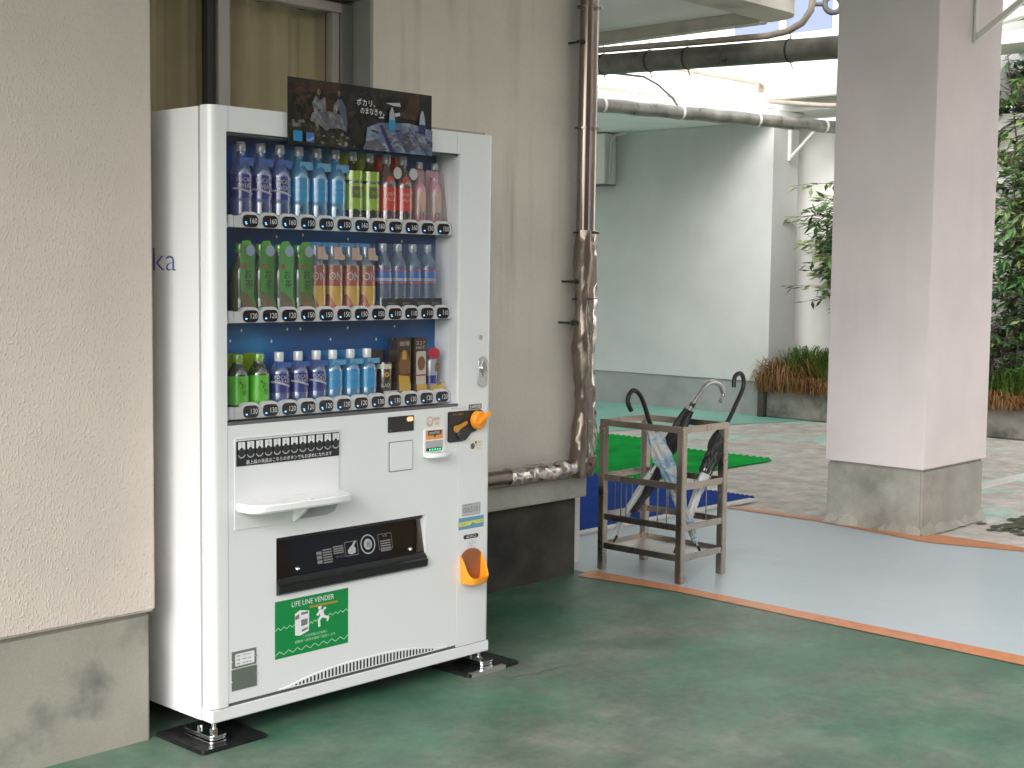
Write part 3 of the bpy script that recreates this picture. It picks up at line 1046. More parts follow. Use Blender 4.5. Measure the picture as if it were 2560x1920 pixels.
led_me = make_mesh('lamp', MB().sheet(rrect(-.0185, -.004, .006, .003, .0012, 2), -.0036).sheet(rrect(-.0165, -.0085, .006, .003, .0012, 2), -.0036), 'led_blue', fixn=False)
led1_me = make_mesh('lamp', MB().sheet(rrect(-.0175, -.0075, .007, .004, .0015, 2), -.0036), 'led_blue', fixn=False)
PRICES = (('160',) * 3 + ('150',) * 3 + ('160',) * 4 + ('150',) * 2,
          ('120',) * 3 + ('150',) * 3 + ('150',) * 2 + ('110',) * 4,
          ('130',) * 2 + ('120',) * 5 + ('130',) + ('130',) * 2 + ('120',) * 2)
BX = [.158 + .0705 * i for i in range(12)]
for row, (z0, z1) in enumerate(((1.491, 1.528), (1.216, 1.253), (.937, .975))):
    top = [(.103, z1 - .004)]
    for x in BX:
        top += [(x - .033, z1 - .004), (x - .026, z1 + .004), (x - .014, z1 + .0085), (x + .014, z1 + .0085), (x + .026, z1 + .004), (x + .033, z1 - .004)]
    top += [(.972, z1 - .004)]
    poly = [(.103, z0), (.972, z0)] + top[::-1]
    rail = obj('price_rail', MB().prism(poly, .031, .046, 'y'), 'rail_white', VM, smooth=35)
    obj('rail_cap', MB().prism([(.031, z0), (.046, z0), (.046, z1 - .002), (.034, z1 - .002)], .085, .1025, 'x'), 'machine_white2', rail, bevel=.002)
    obj('rail_end', MB().box(.972, .979, .034, .046, z0, z1 - .014), 'machine_white2', rail, bevel=.002)
    obj('shelf_deck', MB().box(dx0, dx1, .047, DY - .001, z0 + .004, z0 + .012), 'machine_inner', rail)
    obj('shelf_bracket', MB().box(dx0, .085, .036, .046, z0 - .002, z0 + .012), 'rail_white', rail)
    for i, x in enumerate(BX):
        b = inst('button', btn_me, VM, (x - MW / 2, .028 - .35, (z0 + z1) / 2 + .001))
        inst('price', price_me(PRICES[row][i]), b, (0, 0, 0))
        inst('lamp', led_me if PRICES[row][i] == '160' or (row and i in (3, 4, 8)) else led1_me, b, (0, 0, 0))

# thin seams of the door skin
sm = MB()
for x in (.061, .966):
    sm.box(x, x + .0012, -.0001, .0004, 1.758, 1.8275)
sm.box(.0553, .0565, -.0002, .0004, .115, .922)
obj('seam', sm, 'seam_grey', door)
# lock
obj('lock_hole', MB().tube([(1.082, -.004, 1.152), (1.082, .002, 1.152)], .008, 16), 'steel_lock', VM, smooth=40)
lk = obj('lock_plate', MB().prism(rrect(1.094, 1.034, .048, .105, .023, 6), -.004, .001, 'y'), 'steel_lock', VM, bevel=.0015, smooth=40)
obj('lock_bezel', MB().prism([(1.094, 1.075), (1.110, 1.047), (1.094, 1.018), (1.078, 1.047)], -.0065, -.0035, 'y'), 'chrome', lk, bevel=.001)
obj('lock_cylinder', MB().tube([(1.094, -.013, 1.047), (1.094, -.004, 1.047)], .0105, 16), 'pipe_steel', lk, smooth=40)

# amount display
ds = obj('amount_display', MB().prism(rrect(.723, .8835, .110, .050, .003), -.003, .001, 'y'), 'plastic_black', VM, bevel=.0008)
obj('digit_glow', MB().sheet(rrect(.7605, .897, .026, .0125, .006), -.0034), 'led_red', ds, fixn=False)
obj('digits', MB().text('11', .759, .897, -.0038, h=.0105), 'led_core', ds, fixn=False)
obj('small_mark', MB().text('8', .6765, .8655, -.0034, h=.006), 'print_grey', ds, fixn=False)
# square cover
obj('cover_gap', MB().prism(rrect(.7235, .7800, .1025, .0965, .005), -.0006, .0004, 'y'), 'gap_grey', VM)
obj('square_cover', MB().prism(rrect(.7235, .7800, .0985, .0925, .004), -.0035, -.0007, 'y'), 'machine_white', VM, bevel=.0015)
# stickers upper right
sk = obj('coin_sticker', MB().sheet(rrect(.866, .8825, .066, .037, .002), -.0003), 'cream_sticker', VM, fixn=False)
b = MB()
polyline(b, circ(.851, .882, .0125, 18, .0155) + [(.8635, .882)], .0022, -.0007)
polyline(b, circ(.851, .877, .0065, 14) + [(.8575, .877)], .002, -.0007)
b.text('硬貨', .880, .889, -.0007, w=.026, h=.011).text('OK', .884, .875, -.0007, w=.018, h=.010)
obj('print', b, 'pink_print', sk, fixn=False)
sk = obj('bill_sticker', MB().sheet(rrect(1.0685, .7865, .066, .040, .002), -.0003), 'cream_sticker', VM, fixn=False)
b = MB().sheet(circ(1.051, .785, .0105), -.0007).sheet(circ(1.066, .7965, .005), -.0007)
obj('print', b, 'gap_grey', sk, fixn=False)
obj('print', MB().text('OK', 1.083, .797, -.0007, w=.014, h=.0075), 'red_print', sk, fixn=False)
obj('print', MB().text('新500円', 1.080, .7855, -.0007, w=.026, h=.008).text('新札', 1.082, .776, -.0007, w=.022, h=.007), 'print_grey', sk, fixn=False)
tb = obj('slot_caption', MB().text('硬貨をお入れください', .984, .9185, -.0005, w=.074, h=.0075), 'print_grey', VM, fixn=False)
cp = obj('slot_tag', MB().sheet(rrect(1.061, .9185, .062, .0175, .001), -.0004), 'gap_grey', VM, fixn=False)
obj('print', MB().text('24時間', 1.061, .9185, -.0008, w=.052, h=.0125), 'print_white', cp, fixn=False)
# bill validator
bu = obj('bill_unit', MB().prism(rrect(.870, .812, .097, .093, .006), -.004, .001, 'y'), 'machine_white2', VM, bevel=.002)
obj('bill_mouth', MB().prism(rrect(.868, .806, .078, .026, .003), -.0046, -.0041, 'y'), 'print_grey', bu)
ol = obj('bill_label', MB().sheet(rrect(.869, .8385, .077, .030, .001), -.0046), 'orange_print', bu, fixn=False)
obj('bill_label_print', MB().sheet(rrect(.869, .8445, .060, .0155, .001), -.0050).sheet([(.863, .836), (.875, .836), (.869, .829)], -.0050), 'print_black', bu, fixn=False)
obj('bill_label_text', MB().text('1000円札', .869, .8445, -.0054, w=.052, h=.011), 'print_white', bu, fixn=False)
obj('bill_slot', MB().prism(rrect(.866, .7905, .068, .010, .002), -.0075, -.0042, 'y'), 'plastic_black', bu)
for i in range(5):
    x = .842 + .0115 * i
    obj('slot_light', MB().sheet([(x, .788), (x + .004, .788), (x + .0065, .7925), (x + .002, .7925)], -.0079), 'led_green', bu, fixn=False)
lp = MB()
pl = [(.822, -.0035)] + [(.870 + .052 * math.sin(R(a)), -.004 - .042 * math.cos(R(a)) ** .8) for a in range(-70, 71, 14)] + [(.924, -.0035)]
lp.prism(pl, .766, .781, 'z')
obj('bill_lip', lp, 'machine_white2', bu, bevel=.003, smooth=40)
# coin unit
co = [(.932, .908), (1.084, .908), (1.094, .902), (1.099, .888), (1.095, .864), (1.082, .846), (1.062, .836), (1.040, .831), (1.028, .820), (1.014, .809), (.998, .806), (.936, .806), (.931, .811)]
cu2 = obj('coin_unit', MB().prism(co, -.006, .001, 'y'), 'plastic_black', VM, bevel=.002, smooth=40)
obj('coin_funnel', MB().tube([(.994, -.0062, .832), (.994, -.016, .832)], [.024, .020], 20), 'plastic_dark', cu2, smooth=40)
obj('print', MB().text('コイン投入', .975, .8985, -.0066, w=.052, h=.0075), 'amber', cu2, fixn=False)
lv = MB()
lv.tube([(.965, -.0065, .850), (.965, -.014, .850)], .0125, 16)
lv.prism([(.962, .858), (.972, .844), (1.016, .864), (1.012, .874), (.990, .868)], -.0135, -.007, 'y')
obj('coin_slot_lever', lv, 'amber', cu2, bevel=.0012, smooth=40)
kn = MB()
kn.tube([(1.063, -.0065, .874), (1.063, -.024, .874), (1.063, -.028, .874)], [.032, .031, .027], 28)
kn.prism([(1.035, .866), (1.041, .860), (1.088, .888), (1.098, .896), (1.094, .904), (1.08, .898)], -.047, -.027, 'y')
obj('return_knob', kn, 'orange_plastic', cu2, bevel=.002, smooth=40)

# number key strip, panel, tray
pn = obj('key_panel', MB().prism(rrect(.272, .751, .390, .264, .004), -.0022, .0002, 'y'), 'machine_white', VM, bevel=.001)
obj('panel_ridge', MB().box(.078, .466, -.006, -.001, .8835, .887), 'machine_white2', VM, bevel=.0015)
ks = obj('key_strip', MB().prism(rrect(.274, .841, .382, .073, .003), -.0045, -.0023, 'y'), 'button_black', VM, bevel=.0008)
for i in range(12):
    x = .0995 + .0318 * i
    z = .8535
    key = obj('key', MB().prism(rrect(x, z - .010, .0245, .030, .0118, 5), -.0062, -.0046, 'y'), 'plastic_dark', ks, bevel=.001, smooth=40)
    tabm = MB().sheet([(x - .0122, z + .0215), (x - .0122, z + .001)] + [(x - .0085, z - .002), (x - .005, z + .003), (x, z + .0062), (x + .005, z + .003), (x + .0085, z - .002)] + [(x + .0122, z + .001), (x + .0122, z + .0215)], -.0066)
    obj('key_tab', tabm, 'print_white', ks, fixn=False)
    obj('key_number', MB().text(str(i + 1), x, z + .0135, -.0070, h=.0125), 'print_dim', ks, fixn=False)
    ar = [(x + .0122 * math.sin(R(a)), z - .0125 - .0118 * math.cos(R(a))) for a in range(-75, 76, 15)]
    obj('key_rim', polyline(MB(), ar, .0034, -.0068), 'print_grey', ks, fixn=False)
obj('strip_text', MB().text('最上段の商品はこちらのボタンでもお求めになれます', .276, .8145, -.0049, w=.318, h=.0125), 'print_white', ks, fixn=False)
ty = [(.079, -.0025), (.0835, -.060), (.100, -.085)] + [(.125, -.0925), (.20, -.096), (.37, -.096), (.437, -.090)] + [(.456, -.078), (.465, -.055), (.467, -.0025)]
tr = obj('tray', MB().prism(ty, .674, .699, 'z'), 'machine_white2', VM, bevel=.005, smooth=40, seg=3)
obj('tray_nub', MB().prism(rrect(.285, -.088, .02, .010, .003), .699, .7025, 'z'), 'machine_white2', tr, bevel=.001)
fin = MB()
fin.prism([(-.0024, .673), (-.070, .673), (-.055, .655), (-.012, .624), (-.0024, .620)], .286, .300, 'x')
obj('tray_bracket', fin, 'machine_white2', tr, bevel=.002)
obj('tray_under', MB().prism([(.303, .672), (.462, .672), (.462, .655), (.447, .634), (.420, .626), (.303, .626)], -.0032, -.0023, 'y'), 'print_grey', tr)

# delivery flap
fl = thing_part = obj('delivery_recess', MB().box(.2285, .8355, .10, .105, .404, .577).box(.2285, .8355, .04, .10, .398, .4035).box(.2285, .8355, .04, .10, .5775, .583)
                      .box(.222, .228, .04, .10, .404, .577).box(.836, .842, .04, .10, .404, .577), 'plastic_dark', VM)
fz = lambda z: .004 + (z - .452) * .20


def shear(mb, k=.20, z0=.452):
    mb.v = [(x, y + (z - z0) * k, z) for x, y, z in mb.v]
    return mb


obj('flap', shear(MB().box(.231, .8335, .004, .007, .452, .563)), 'flap_tint', VM)
obj('flap_header', MB().box(.2285, .8355, .018, .034, .5635, .5765), 'plastic_black', VM)
obj('flap_lip', MB().prism([(-.005, .4045), (-.012, .410), (-.014, .432), (-.007, .436), (-.007, .441), (.003, .4515), (.02, .4515), (.02, .4045)], .2285, .8355, 'x'), 'plastic_black', VM, bevel=.001)
obj('flap_back', MB().box(.2286, .8354, .055, .06, .4045, .576), 'chute', VM)
for x, z in ((.312, .4745), (.772, .472)):
    obj('flap_rivet', shear(MB().lathe([(0, .009), (.0045, .008), (.006, .003), (.006, 0)], 12, (x, .001, z - .004))), 'chrome', VM, smooth=60)
b = MB()
yy = .0035
for k in range(3):
    b.sheet(rrect(.401, .506 - .013 * k, .020, .010, .001), yy)
for k in range(6):
    b.sheet(rrect(.433, .513 - .0075 * k, .036, .0042, .001), yy)
for k in range(4):
    b.sheet(rrect(.478, .517 - .0065 * k, .042, .004, .001), yy)
b.text('ゆっくり', .484, .486, yy, w=.034, h=.008)
for k in range(5):
    b.sheet(rrect(.672, .510 - .0075 * k, .044, .004, .001), yy)
b.text('注意', .672, .5255, yy, w=.020, h=.008)
obj('flap_text', shear(b), 'print_dim', VM, fixn=False)['kind'] = 'stuff'
b = MB()
polyline(b, [(.505, .525), (.505, .483), (.556, .483), (.556, .525), (.505, .525)], .002, yy)
polyline(b, [(.644, .532), (.644, .484), (.700, .484), (.700, .532), (.644, .532)], .0016, yy)
obj('flap_frame', shear(b), 'print_dim', VM, fixn=False)
b = MB().sheet([(.515, .490), (.528, .486), (.545, .489), (.548, .502), (.541, .510), (.552, .523), (.546, .527), (.533, .513), (.524, .508), (.520, .503), (.515, .500)], yy)
obj('hand_pictogram', shear(b), 'print_grey', VM, fixn=False)
b = MB()
polyline(b, circ(.599, .508, .0285, 32) + [(.6275, .508)], .0038, yy)
b.sheet(circ(.599, .508, .017, 24), yy)
obj('round_emblem', shear(b), 'print_grey', VM, fixn=False)
b = MB().text('自', .601, .508, yy - .0006, h=.019)
obj('emblem_mark', shear(b), 'plastic_dark', VM, fixn=False)

# stickers lower right
sk = obj('number_sticker', MB().sheet(rrect(1.0475, .570, .089, .042, .001), -.0004), 'sticker_silver', VM, fixn=False)
obj('print', MB().text('0065101', 1.0475, .570, -.0008, w=.078, h=.020).text('自動販売機統一ステッカー', 1.0475, .5865, -.0008, w=.076, h=.005), 'print_dim', sk, fixn=False)
sk = obj('address_sticker', MB().sheet(rrect(1.048, .5245, .121, .040, .001), -.0004), 'sticker_blue', VM, fixn=False)
obj('print', MB().sheet([(.989, .530), (1.106, .532), (1.106, .5195), (1.068, .5185), (1.054, .526), (1.040, .516), (.989, .515)], -.0008), 'sticker_yellow', sk, fixn=False)
obj('print', MB().text('住所', 1.01, .5225, -.0012, w=.028, h=.006).text('ここは', 1.085, .527, -.0012, w=.034, h=.006), 'sticker_blue', sk, fixn=False)
sk = obj('change_tag', MB().sheet(rrect(1.047, .4775, .072, .0145, .007, 5), -.0004), 'print_black', VM, fixn=False)
obj('print', MB().text('返却口', 1.047, .4775, -.0008, w=.046, h=.009), 'print_white', sk, fixn=False)
b = MB()
for cx, cz in ((1.040, .446), (1.048, .456), (1.058, .449)):
    polyline(b, circ(cx, cz, .0095, 18) + [(cx + .0095, cz)], .0014, -.0005 - .0003 * cx)
obj('coin_pictogram', b, 'print_grey', VM, fixn=False)
# orange coin cup
cx, hw, dd = 1.047, .051, .056
cm = MB()
N = 28


def cupring(scale, zf, inset=0):
    out = []
    for k in range(N + 1):
        tt = math.pi * k / N
        c, s_ = -math.cos(tt), math.sin(tt)
        xx = cx + (hw - inset) * scale * (abs(c) ** .62) * (1 if c > 0 else -1)
        yy_ = -.0005 - (dd - inset) * scale * (s_ ** .62)
        out.append((xx, yy_, zf(c, s_)))
    return out


rim = lambda c, s_: .343 + .075 * max(0, 1 - s_) ** 2.2
rings = [cupring(.72, lambda c, s_: .317), cupring(.90, lambda c, s_: .322), cupring(.97, lambda c, s_: .334), cupring(1.0, rim), cupring(1.0, lambda c, s_: rim(c, s_) - .0005, .005),
         cupring(.9, lambda c, s_: .331, .005), cupring(.6, lambda c, s_: .328, .005)]
for rg in rings:
    cm.v += rg
M_ = N + 1
for i in range(len(rings) - 1):
    for k in range(N):
        cm.f.append((i * M_ + k, i * M_ + k + 1, (i + 1) * M_ + k + 1, (i + 1) * M_ + k))
cm.f.append(tuple(range(M_)))
cm.f.append(tuple((len(rings) - 1) * M_ + k for k in range(M_)))
cup = obj('coin_return_cup', cm, 'orange_plastic', VM, fixn=False, smooth=35)
arc = [(cx - hw + .003, .33), (cx + hw - .003, .33)] + [(cx + (hw - .002) * math.cos(R(a)), .405 + .032 * math.sin(R(a))) for a in range(0, 181, 15)]
plain('orange_shaded', (.30, .10, .035), .3, coat=.3)  # cup orange again, darker: shade inside the cup is put into the colour
obj('cup_back', MB().prism(arc, -.0035, .0004, 'y'), 'orange_shaded', cup, smooth=40)

# green sticker
gx = lambda u: .222 + .283 * u
gz = lambda v: .3855 - .174 * v
gs = obj('green_sticker', MB().sheet([(gx(0), gz(0)), (gx(0), gz(1)), (gx(1), gz(1)), (gx(1), gz(0))][::-1], -.0005), 'green_sticker', VM, fixn=False)
obj('title', MB().text('LIFE LINE VENDER', gx(.51), gz(.10), -.0010, w=.163, h=.0155), 'print_white', gs, fixn=False)
obj('subtitle', MB().sheet([(gx(.46), gz(.225)), (gx(.46), gz(.185)), (gx(.85), gz(.185)), (gx(.85), gz(.225))], -.0010), 'brown_print', gs, fixn=False)


def zig(u0, v0, u1, v1, n, amp):
    out = []
    for k in range(n + 1):
        f = k / n
        out.append((gx(u0 + (u1 - u0) * f), gz(v0 + (v1 - v0) * f + amp * (1 if k % 2 == 0 else -1))))
    return out


b = MB()
polyline(b, zig(0, .49, .27, .47, 7, .026), .0022, -.0010)
polyline(b, zig(.45, .50, .58, .455, 5, .026), .0022, -.0010)
polyline(b, zig(.71, .42, 1, .395, 8, .022), .0022, -.0010)
polyline(b, zig(0, .915, 1, .885, 17, .032), .0022, -.0010)
obj('zigzag', b, 'green_line', gs, fixn=False)['kind'] = 'stuff'
P2 = lambda *pts: [(gx(u), gz(v)) for u, v in pts]
obj('machine_icon', MB().sheet(P2((.262, .275), (.33, .225), (.455, .265), (.45, .62), (.335, .675), (.265, .655)), -.0010), 'print_white', gs, fixn=False)
b = MB().sheet(P2((.345, .27), (.44, .27), (.44, .31), (.345, .315)), -.0014).sheet(P2((.345, .40), (.435, .395), (.43, .50), (.345, .515)), -.0014).sheet(P2((.355, .575), (.435, .55), (.435, .585), (.355, .62)), -.0014)
b.sheet(P2((.265, .32), (.32, .29), (.32, .37), (.265, .385)), -.0014)
obj('icon_detail', b, 'print_dim', gs, fixn=False)
rn = MB().sheet(circ(gx(.60), gz(.245), .0072, 16, .0068), -.0010)
rn.sheet(P2((.605, .285), (.645, .30), (.665, .40), (.735, .445), (.715, .53), (.695, .52), (.70, .475), (.635, .44), (.605, .48), (.61, .59), (.58, .60), (.575, .47), (.605, .40), (.60, .36), (.575, .40), (.55, .37), (.575, .335), (.59, .29)), -.0010)
rn.sheet(P2((.64, .30), (.665, .255), (.69, .265), (.685, .30), (.67, .29), (.655, .33)), -.0010)
obj('runner_icon', rn, 'print_white', gs, fixn=False)
obj('caption', MB().text('この自販機は災害時に', gx(.54), gz(.70), -.0010, w=.098, h=.0085).text('避難者へ飲料を無料で提供します', gx(.54), gz(.775), -.0010, w=.158, h=.0095), 'green_line', gs, fixn=False)
# rating plates
pa = obj('rating_plate', MB().prism(rrect(.110, .239, .087, .049, .0008), -.0012, .0002, 'y'), 'metal_plate', VM)
obj('paper', MB().sheet(rrect(.112, .238, .068, .036, .003), -.0017), 'print_white', pa, fixn=False)
b = MB()
for k in range(3):
    b.text(('型式', '定格', '製造')[k], .089, .2495 - .0115 * k, -.0021, w=.012, h=.005)
    b.text(('FJ36M8XG1', '100V 15A', '2018.04')[k], .119, .2495 - .0115 * k, -.0021, w=.030, h=.004)
obj('print', b, 'print_black', pa, fixn=False)
pb_ = obj('caution_plate', MB().prism(rrect(.1105, .1795, .089, .063, .0008), -.0012, .0002, 'y'), 'metal_plate2', VM)
obj('print', MB().text('冷媒', .090, .201, -.0017, w=.010, h=.006).text('フロン排出抑制法', .112, .190, -.0017, w=.050, h=.004).text('R1234yf 180g', .112, .1775, -.0017, w=.05, h=.004).text('株式会社', .122, .158, -.0017, w=.040, h=.0065), 'print_dim', pb_, fixn=False)
rv_ = MB()
for x, z in ((.068, .236), (.152, .240), (.067, .176), (.154, .185)):
    rv_.lathe([(0, .003), (.0025, .0022), (.003, 0)], 8, (x, -.0016, z - .0015))
obj('rivets', rv_, 'chrome', VM, fixn=False)
# grille: raised arch; dark raised plates paint the shade of open vertical slots
top_at = lambda x: .1165 + .031 * max(0, 1 - abs((x - .585) / .32) ** 2.6)
ar = [(.235 + .70 * k / 40, 0) for k in range(41)]
lipm = MB()
pts = [(x, top_at(x) + .0035) for x, _ in ar]
for (x0, z0), (x1, z1) in zip(pts[:-1], pts[1:]):
    lipm.add([(x0, .0006, z0), (x1, .0006, z1), (x1, -.0022, z1 - .0012), (x0, -.0022, z0 - .0012), (x0, -.0022, .1145), (x1, -.0022, .1145)], [(0, 1, 2, 3), (3, 2, 5, 4)])
gr = obj('grille', lipm, 'machine_white', VM, fixn=False)
x = .300
while x < .875:
    h = top_at(x) - .1165 - .002
    if h > .004:
        obj('slot', MB().prism(rrect(x, .1165 + h / 2 + .001, .0062, h, .0029, 3), -.0027, -.002, 'y'), 'gap_black', gr)
    x += .0142
obj('top_strip', MB().box(.83, 1.10, .004, .05, 1.8285, 1.835), 'pipe_tan', VM)
# side lettering
tv, tf, (bw_, bh_, bx_, bz_) = text_mesh('Otsuka', -.012)
sc_ = .067 / bh_
lt = MB().add([(-.0006, .168 + (bx_ + bw_ - x) * sc_ * 1.5, 1.364 + (z - bz_) * sc_) for x, z in tv], tf)
obj('side_lettering', lt, 'logo_navy', VM, fixn=False)
# feet
for fx in (.02, MW - .03):
    ft_ = obj('foot', MB().tube([(fx, .022, .036), (fx, .022, .0655)], .007, 12), 'chrome', VM, smooth=40)
    sg = 1 if fx < .5 else -1
    obj('foot_bracket', MB().prism(rrect(fx - .008 * sg, .055, .062, .15, .018, 4), .0125, .019, 'z').prism(rrect(fx - .008 * sg, .055, .058, .146, .017, 4), .022, .028, 'z').prism(rrect(fx - .008 * sg, .055, .062, .15, .018, 4), .030, .036, 'z'), 'chrome', ft_, bevel=.0015, smooth=40)
    obj('foot_nut', MB().tube([(fx, .022, .0362), (fx, .022, .046)], .013, 6), 'chrome', ft_)
    obj('foot_bolt', MB().tube([(fx - .012 * sg, .075, .0362), (fx - .012 * sg, .075, .046)], .008, 6), 'chrome', ft_)
for fx in (.05, MW - .05):
    obj('foot', MB().tube([(fx, .65, .0), (fx, .65, .0655)], .02, 12), 'chrome', VM, smooth=40)

# pads below the feet
for nm, x0, x1, y0, y1, lab in (('floor_pad', -.065, .163, -.046, .20, 'black rubber pad under the left front foot of the vending machine'),
                                ('floor_pad', 1.010, 1.265, -.032, .20, 'black rubber pad with a silver edge under the right front foot')):
    t = thing(nm, lab, 'pad', ((x0 + x1) / 2, (y0 + y1) / 2, 0), 'rubber pads under the machine')
    obj('sheet', MB().prism(rrect((x0 + x1) / 2, (y0 + y1) / 2, x1 - x0, y1 - y0, .012), -.004, .0115, 'z'), 'rubber_black', t, bevel=.003, smooth=40)
    if x0 > .5:
        obj('edge_tape', MB().box(x0 + .01, x0 + .175, y0 - .006, y0 + .012, .0118, .0135).box(x0 + .01, x0 + .175, y0 - .008, y0 - .006, -.003, .0135), 'tape_silver', t)

# poster board on top
PX = lambda u: .263 + .575 * u
PZ = lambda v: 1.931 - .193 * v
PY = -.012
Q = lambda *pts: [(PX(u), PZ(v)) for u, v in pts]
t = thing('poster_board', 'dark printed advertising board standing on top of the vending machine front', 'poster', (PX(.5), PY, PZ(1)))
obj('board', MB().box(PX(0), PX(1), PY, PY + .003, PZ(1), PZ(0)), 'poster_dark', t)
lay = [0]


def pr(name, m, *polys):
    for p in polys:
        lay[0] += 1
        obj(name, MB().sheet(Q(*p), PY - .0002 * lay[0]), m, t, fixn=False)


pr('backdrop', 'poster_brown', [(.14, .01), (.34, .01), (.345, .55), (.30, .62), (.10, .60), (.12, .3)])
pr('tree', 'poster_brown', [(.825, .01), (.905, .01), (.91, .30), (.885, .44), (.76, .42), (.80, .28), (.825, .14)])
pr('floor', 'poster_olive', [(.0, .98), (.0, .70), (.12, .66), (.22, .78), (.40, .74), (.44, .98)], [(.17, .90), (.22, .76), (.26, .72), (.27, .85), (.33, .82), (.4, .95), (.3, .985)])
pr('rocks', 'poster_pale', [(.29, .93), (.35, .84), (.40, .93), (.38, .97)], [(.02, .64), (.10, .62), (.12, .72), (.03, .74)])
bg_ = random.Random(31)
for m_, n_, (u0, u1, v0, v1), sz in (('poster_brown', 46, (.02, .46, .05, .98), .03), ('poster_dark', 40, (.03, .45, .05, .98), .035), ('poster_olive', 60, (.02, .5, .55, .99), .025), ('poster_brown', 20, (.02, .16, .05, .6), .02),
                                     ('poster_olive', 30, (.46, .82, .02, .5), .025), ('poster_pale', 16, (.2, .46, .72, .98), .014), ('poster_dark', 22, (.36, .55, .5, .98), .04)):
    lay[0] += 1
    b = MB()
    for q_ in range(n_):
        u, v = bg_.uniform(u0 + sz, u1 - sz), bg_.uniform(v0 + sz * 2, v1 - sz * 2)
        b.sheet(Q(*[(u + sz * math.cos(a_) * bg_.uniform(.3, 1), v + 2.2 * sz * math.sin(a_) * bg_.uniform(.3, 1)) for a_ in [2 * math.pi * w_ / 9 for w_ in range(9)]]), PY - .0002 * lay[0] - .000003 * q_)
    obj('photo_texture', b, m_, t, fixn=False)['kind'] = 'stuff'
pr('figure', 'poster_denim', [(.31, .30), (.345, .24), (.375, .36), (.385, .60), (.38, .76), (.355, .66), (.335, .45)])
pr('figure', 'poster_pale', [(.15, .36), (.175, .24), (.20, .30), (.235, .24), (.245, .42), (.23, .52), (.20, .44), (.17, .52)], [(.29, .36), (.325, .24), (.335, .33), (.31, .48), (.29, .50)])
pr('face', 'poster_skin', circ(.193, .18, .012, 14, .05), circ(.327, .165, .009, 14, .045))
pr('table', 'poster_pale', [(.135, .62), (.15, .50), (.20, .47), (.26, .45), (.345, .50), (.375, .74), (.34, .70), (.27, .70), (.245, .76), (.19, .66), (.19, .78), (.17, .66)])
pr('stripes', 'poster_grey', [(.19, .49), (.24, .46), (.31, .71), (.26, .72)], [(.29, .47), (.315, .47), (.36, .69), (.34, .70)])
pr('table', 'poster_table', [(.52, .64), (.60, .545), (.70, .52), (.82, .50), (.93, .54), (.999, .58), (.999, .99), (.49, .985), (.51, .88)])
pr('cloth_shade', 'poster_grey', [(.49, .985), (.51, .86), (.60, .80), (.66, .99)], [(.73, .72), (.80, .66), (.88, .90), (.80, .98)])
pr('stripes', 'poster_navy', [(.605, .58), (.63, .57), (.715, .985), (.685, .985)], [(.725, .66), (.731, .655), (.83, .985), (.822, .985)], [(.815, .57), (.822, .565), (.97, .99), (.958, .99)], [(.945, .70), (.999, .78), (.999, .86), (.96, .80)])
pr('stripes', 'poster_pale', [(.598, .585), (.602, .582), (.683, .985), (.677, .985)], [(.634, .572), (.640, .568), (.728, .985), (.720, .985)])
for m_, n_ in (('poster_pale', 26), ('poster_navy', 8), ('poster_grey', 22)):
    lay[0] += 1
    b = MB()
    for q_ in range(n_):
        u, v = bg_.uniform(.56, .97), bg_.uniform(.62, .95)
        b.sheet(Q(*[(u + .028 * math.cos(a_) * bg_.uniform(.2, 1), v + .022 * math.sin(a_) * bg_.uniform(.3, 1)) for a_ in [2 * math.pi * w_ / 9 for w_ in range(9)]]), PY - .0002 * lay[0] - .000003 * q_)
    obj('photo_texture', b, m_, t, fixn=False)['kind'] = 'stuff'
pr('bottle', 'lab_steel', [(.673, .50), (.676, .38), (.688, .28), (.700, .28), (.712, .38), (.716, .50)], [(.895, .52), (.90, .38), (.912, .28), (.924, .28), (.936, .38), (.942, .52)])
pr('bottle_label', 'poster_cyan', [(.672, .645), (.672, .475), (.717, .475), (.717, .645)])
pr('bottle_label', 'poster_navy', [(.895, .645), (.893, .50), (.943, .50), (.941, .66)])
pr('caption', 'print_grey', [(.645, .22), (.75, .19), (.755, .255), (.70, .25)], [(.71, .37), (.75, .345), (.752, .40), (.715, .42)], [(.595, .46), (.632, .435), (.635, .47), (.60, .475)])
pr('logo', 'poster_cyan', [(.022, .955), (.022, .80), (.08, .80), (.08, .955)])
pr('logo', 'lab_blue', [(.105, .955), (.105, .81), (.157, .81), (.157, .955)])
pr('logo_wave', 'lab_sky2', [(.106, .92), (.13, .90), (.156, .86), (.156, .90), (.13, .945)])
lay[0] += 1
obj('lettering', MB().text('ポカリ、', PX(.505), PZ(.255), PY - .0002 * lay[0], w=.074, h=.021).text('のまなきゃ。', PX(.552), PZ(.385), PY - .0002 * lay[0], w=.096, h=.020), 'print_white', t, fixn=False)

# ================================================================== DRINK SAMPLES
SY = .079          # depth of the sample row behind the glass
ORD = ('first', 'second', 'third', 'fourth')


def prof(h, r=.0325, neck=.0125, cap=True):
    k = h / .235
    return [(0, 0), (r * .82, 0), (r * .98, .004), (r, .018 * k), (r, .058 * k), (r * .965, .062 * k), (r, .066 * k), (r, .135 * k), (r * .95, .15 * k), (r * .74, .172 * k), (neck * 1.1, .192 * k), (neck, .206 * k)]


def capm(h, r=.0145, ch=.026):
    return MB().lathe([(r * .97, h - ch - .002), (r, h - ch), (r, h - .003), (r * .9, h), (0, h)], 18)


def band(r, z0, z1):
    return MB().lathe([(r, z0), (r, z1)], 24)


CACHE = {}


def shared(key, fn):
    if key not in CACHE:
        CACHE[key] = fn()
    return CACHE[key]


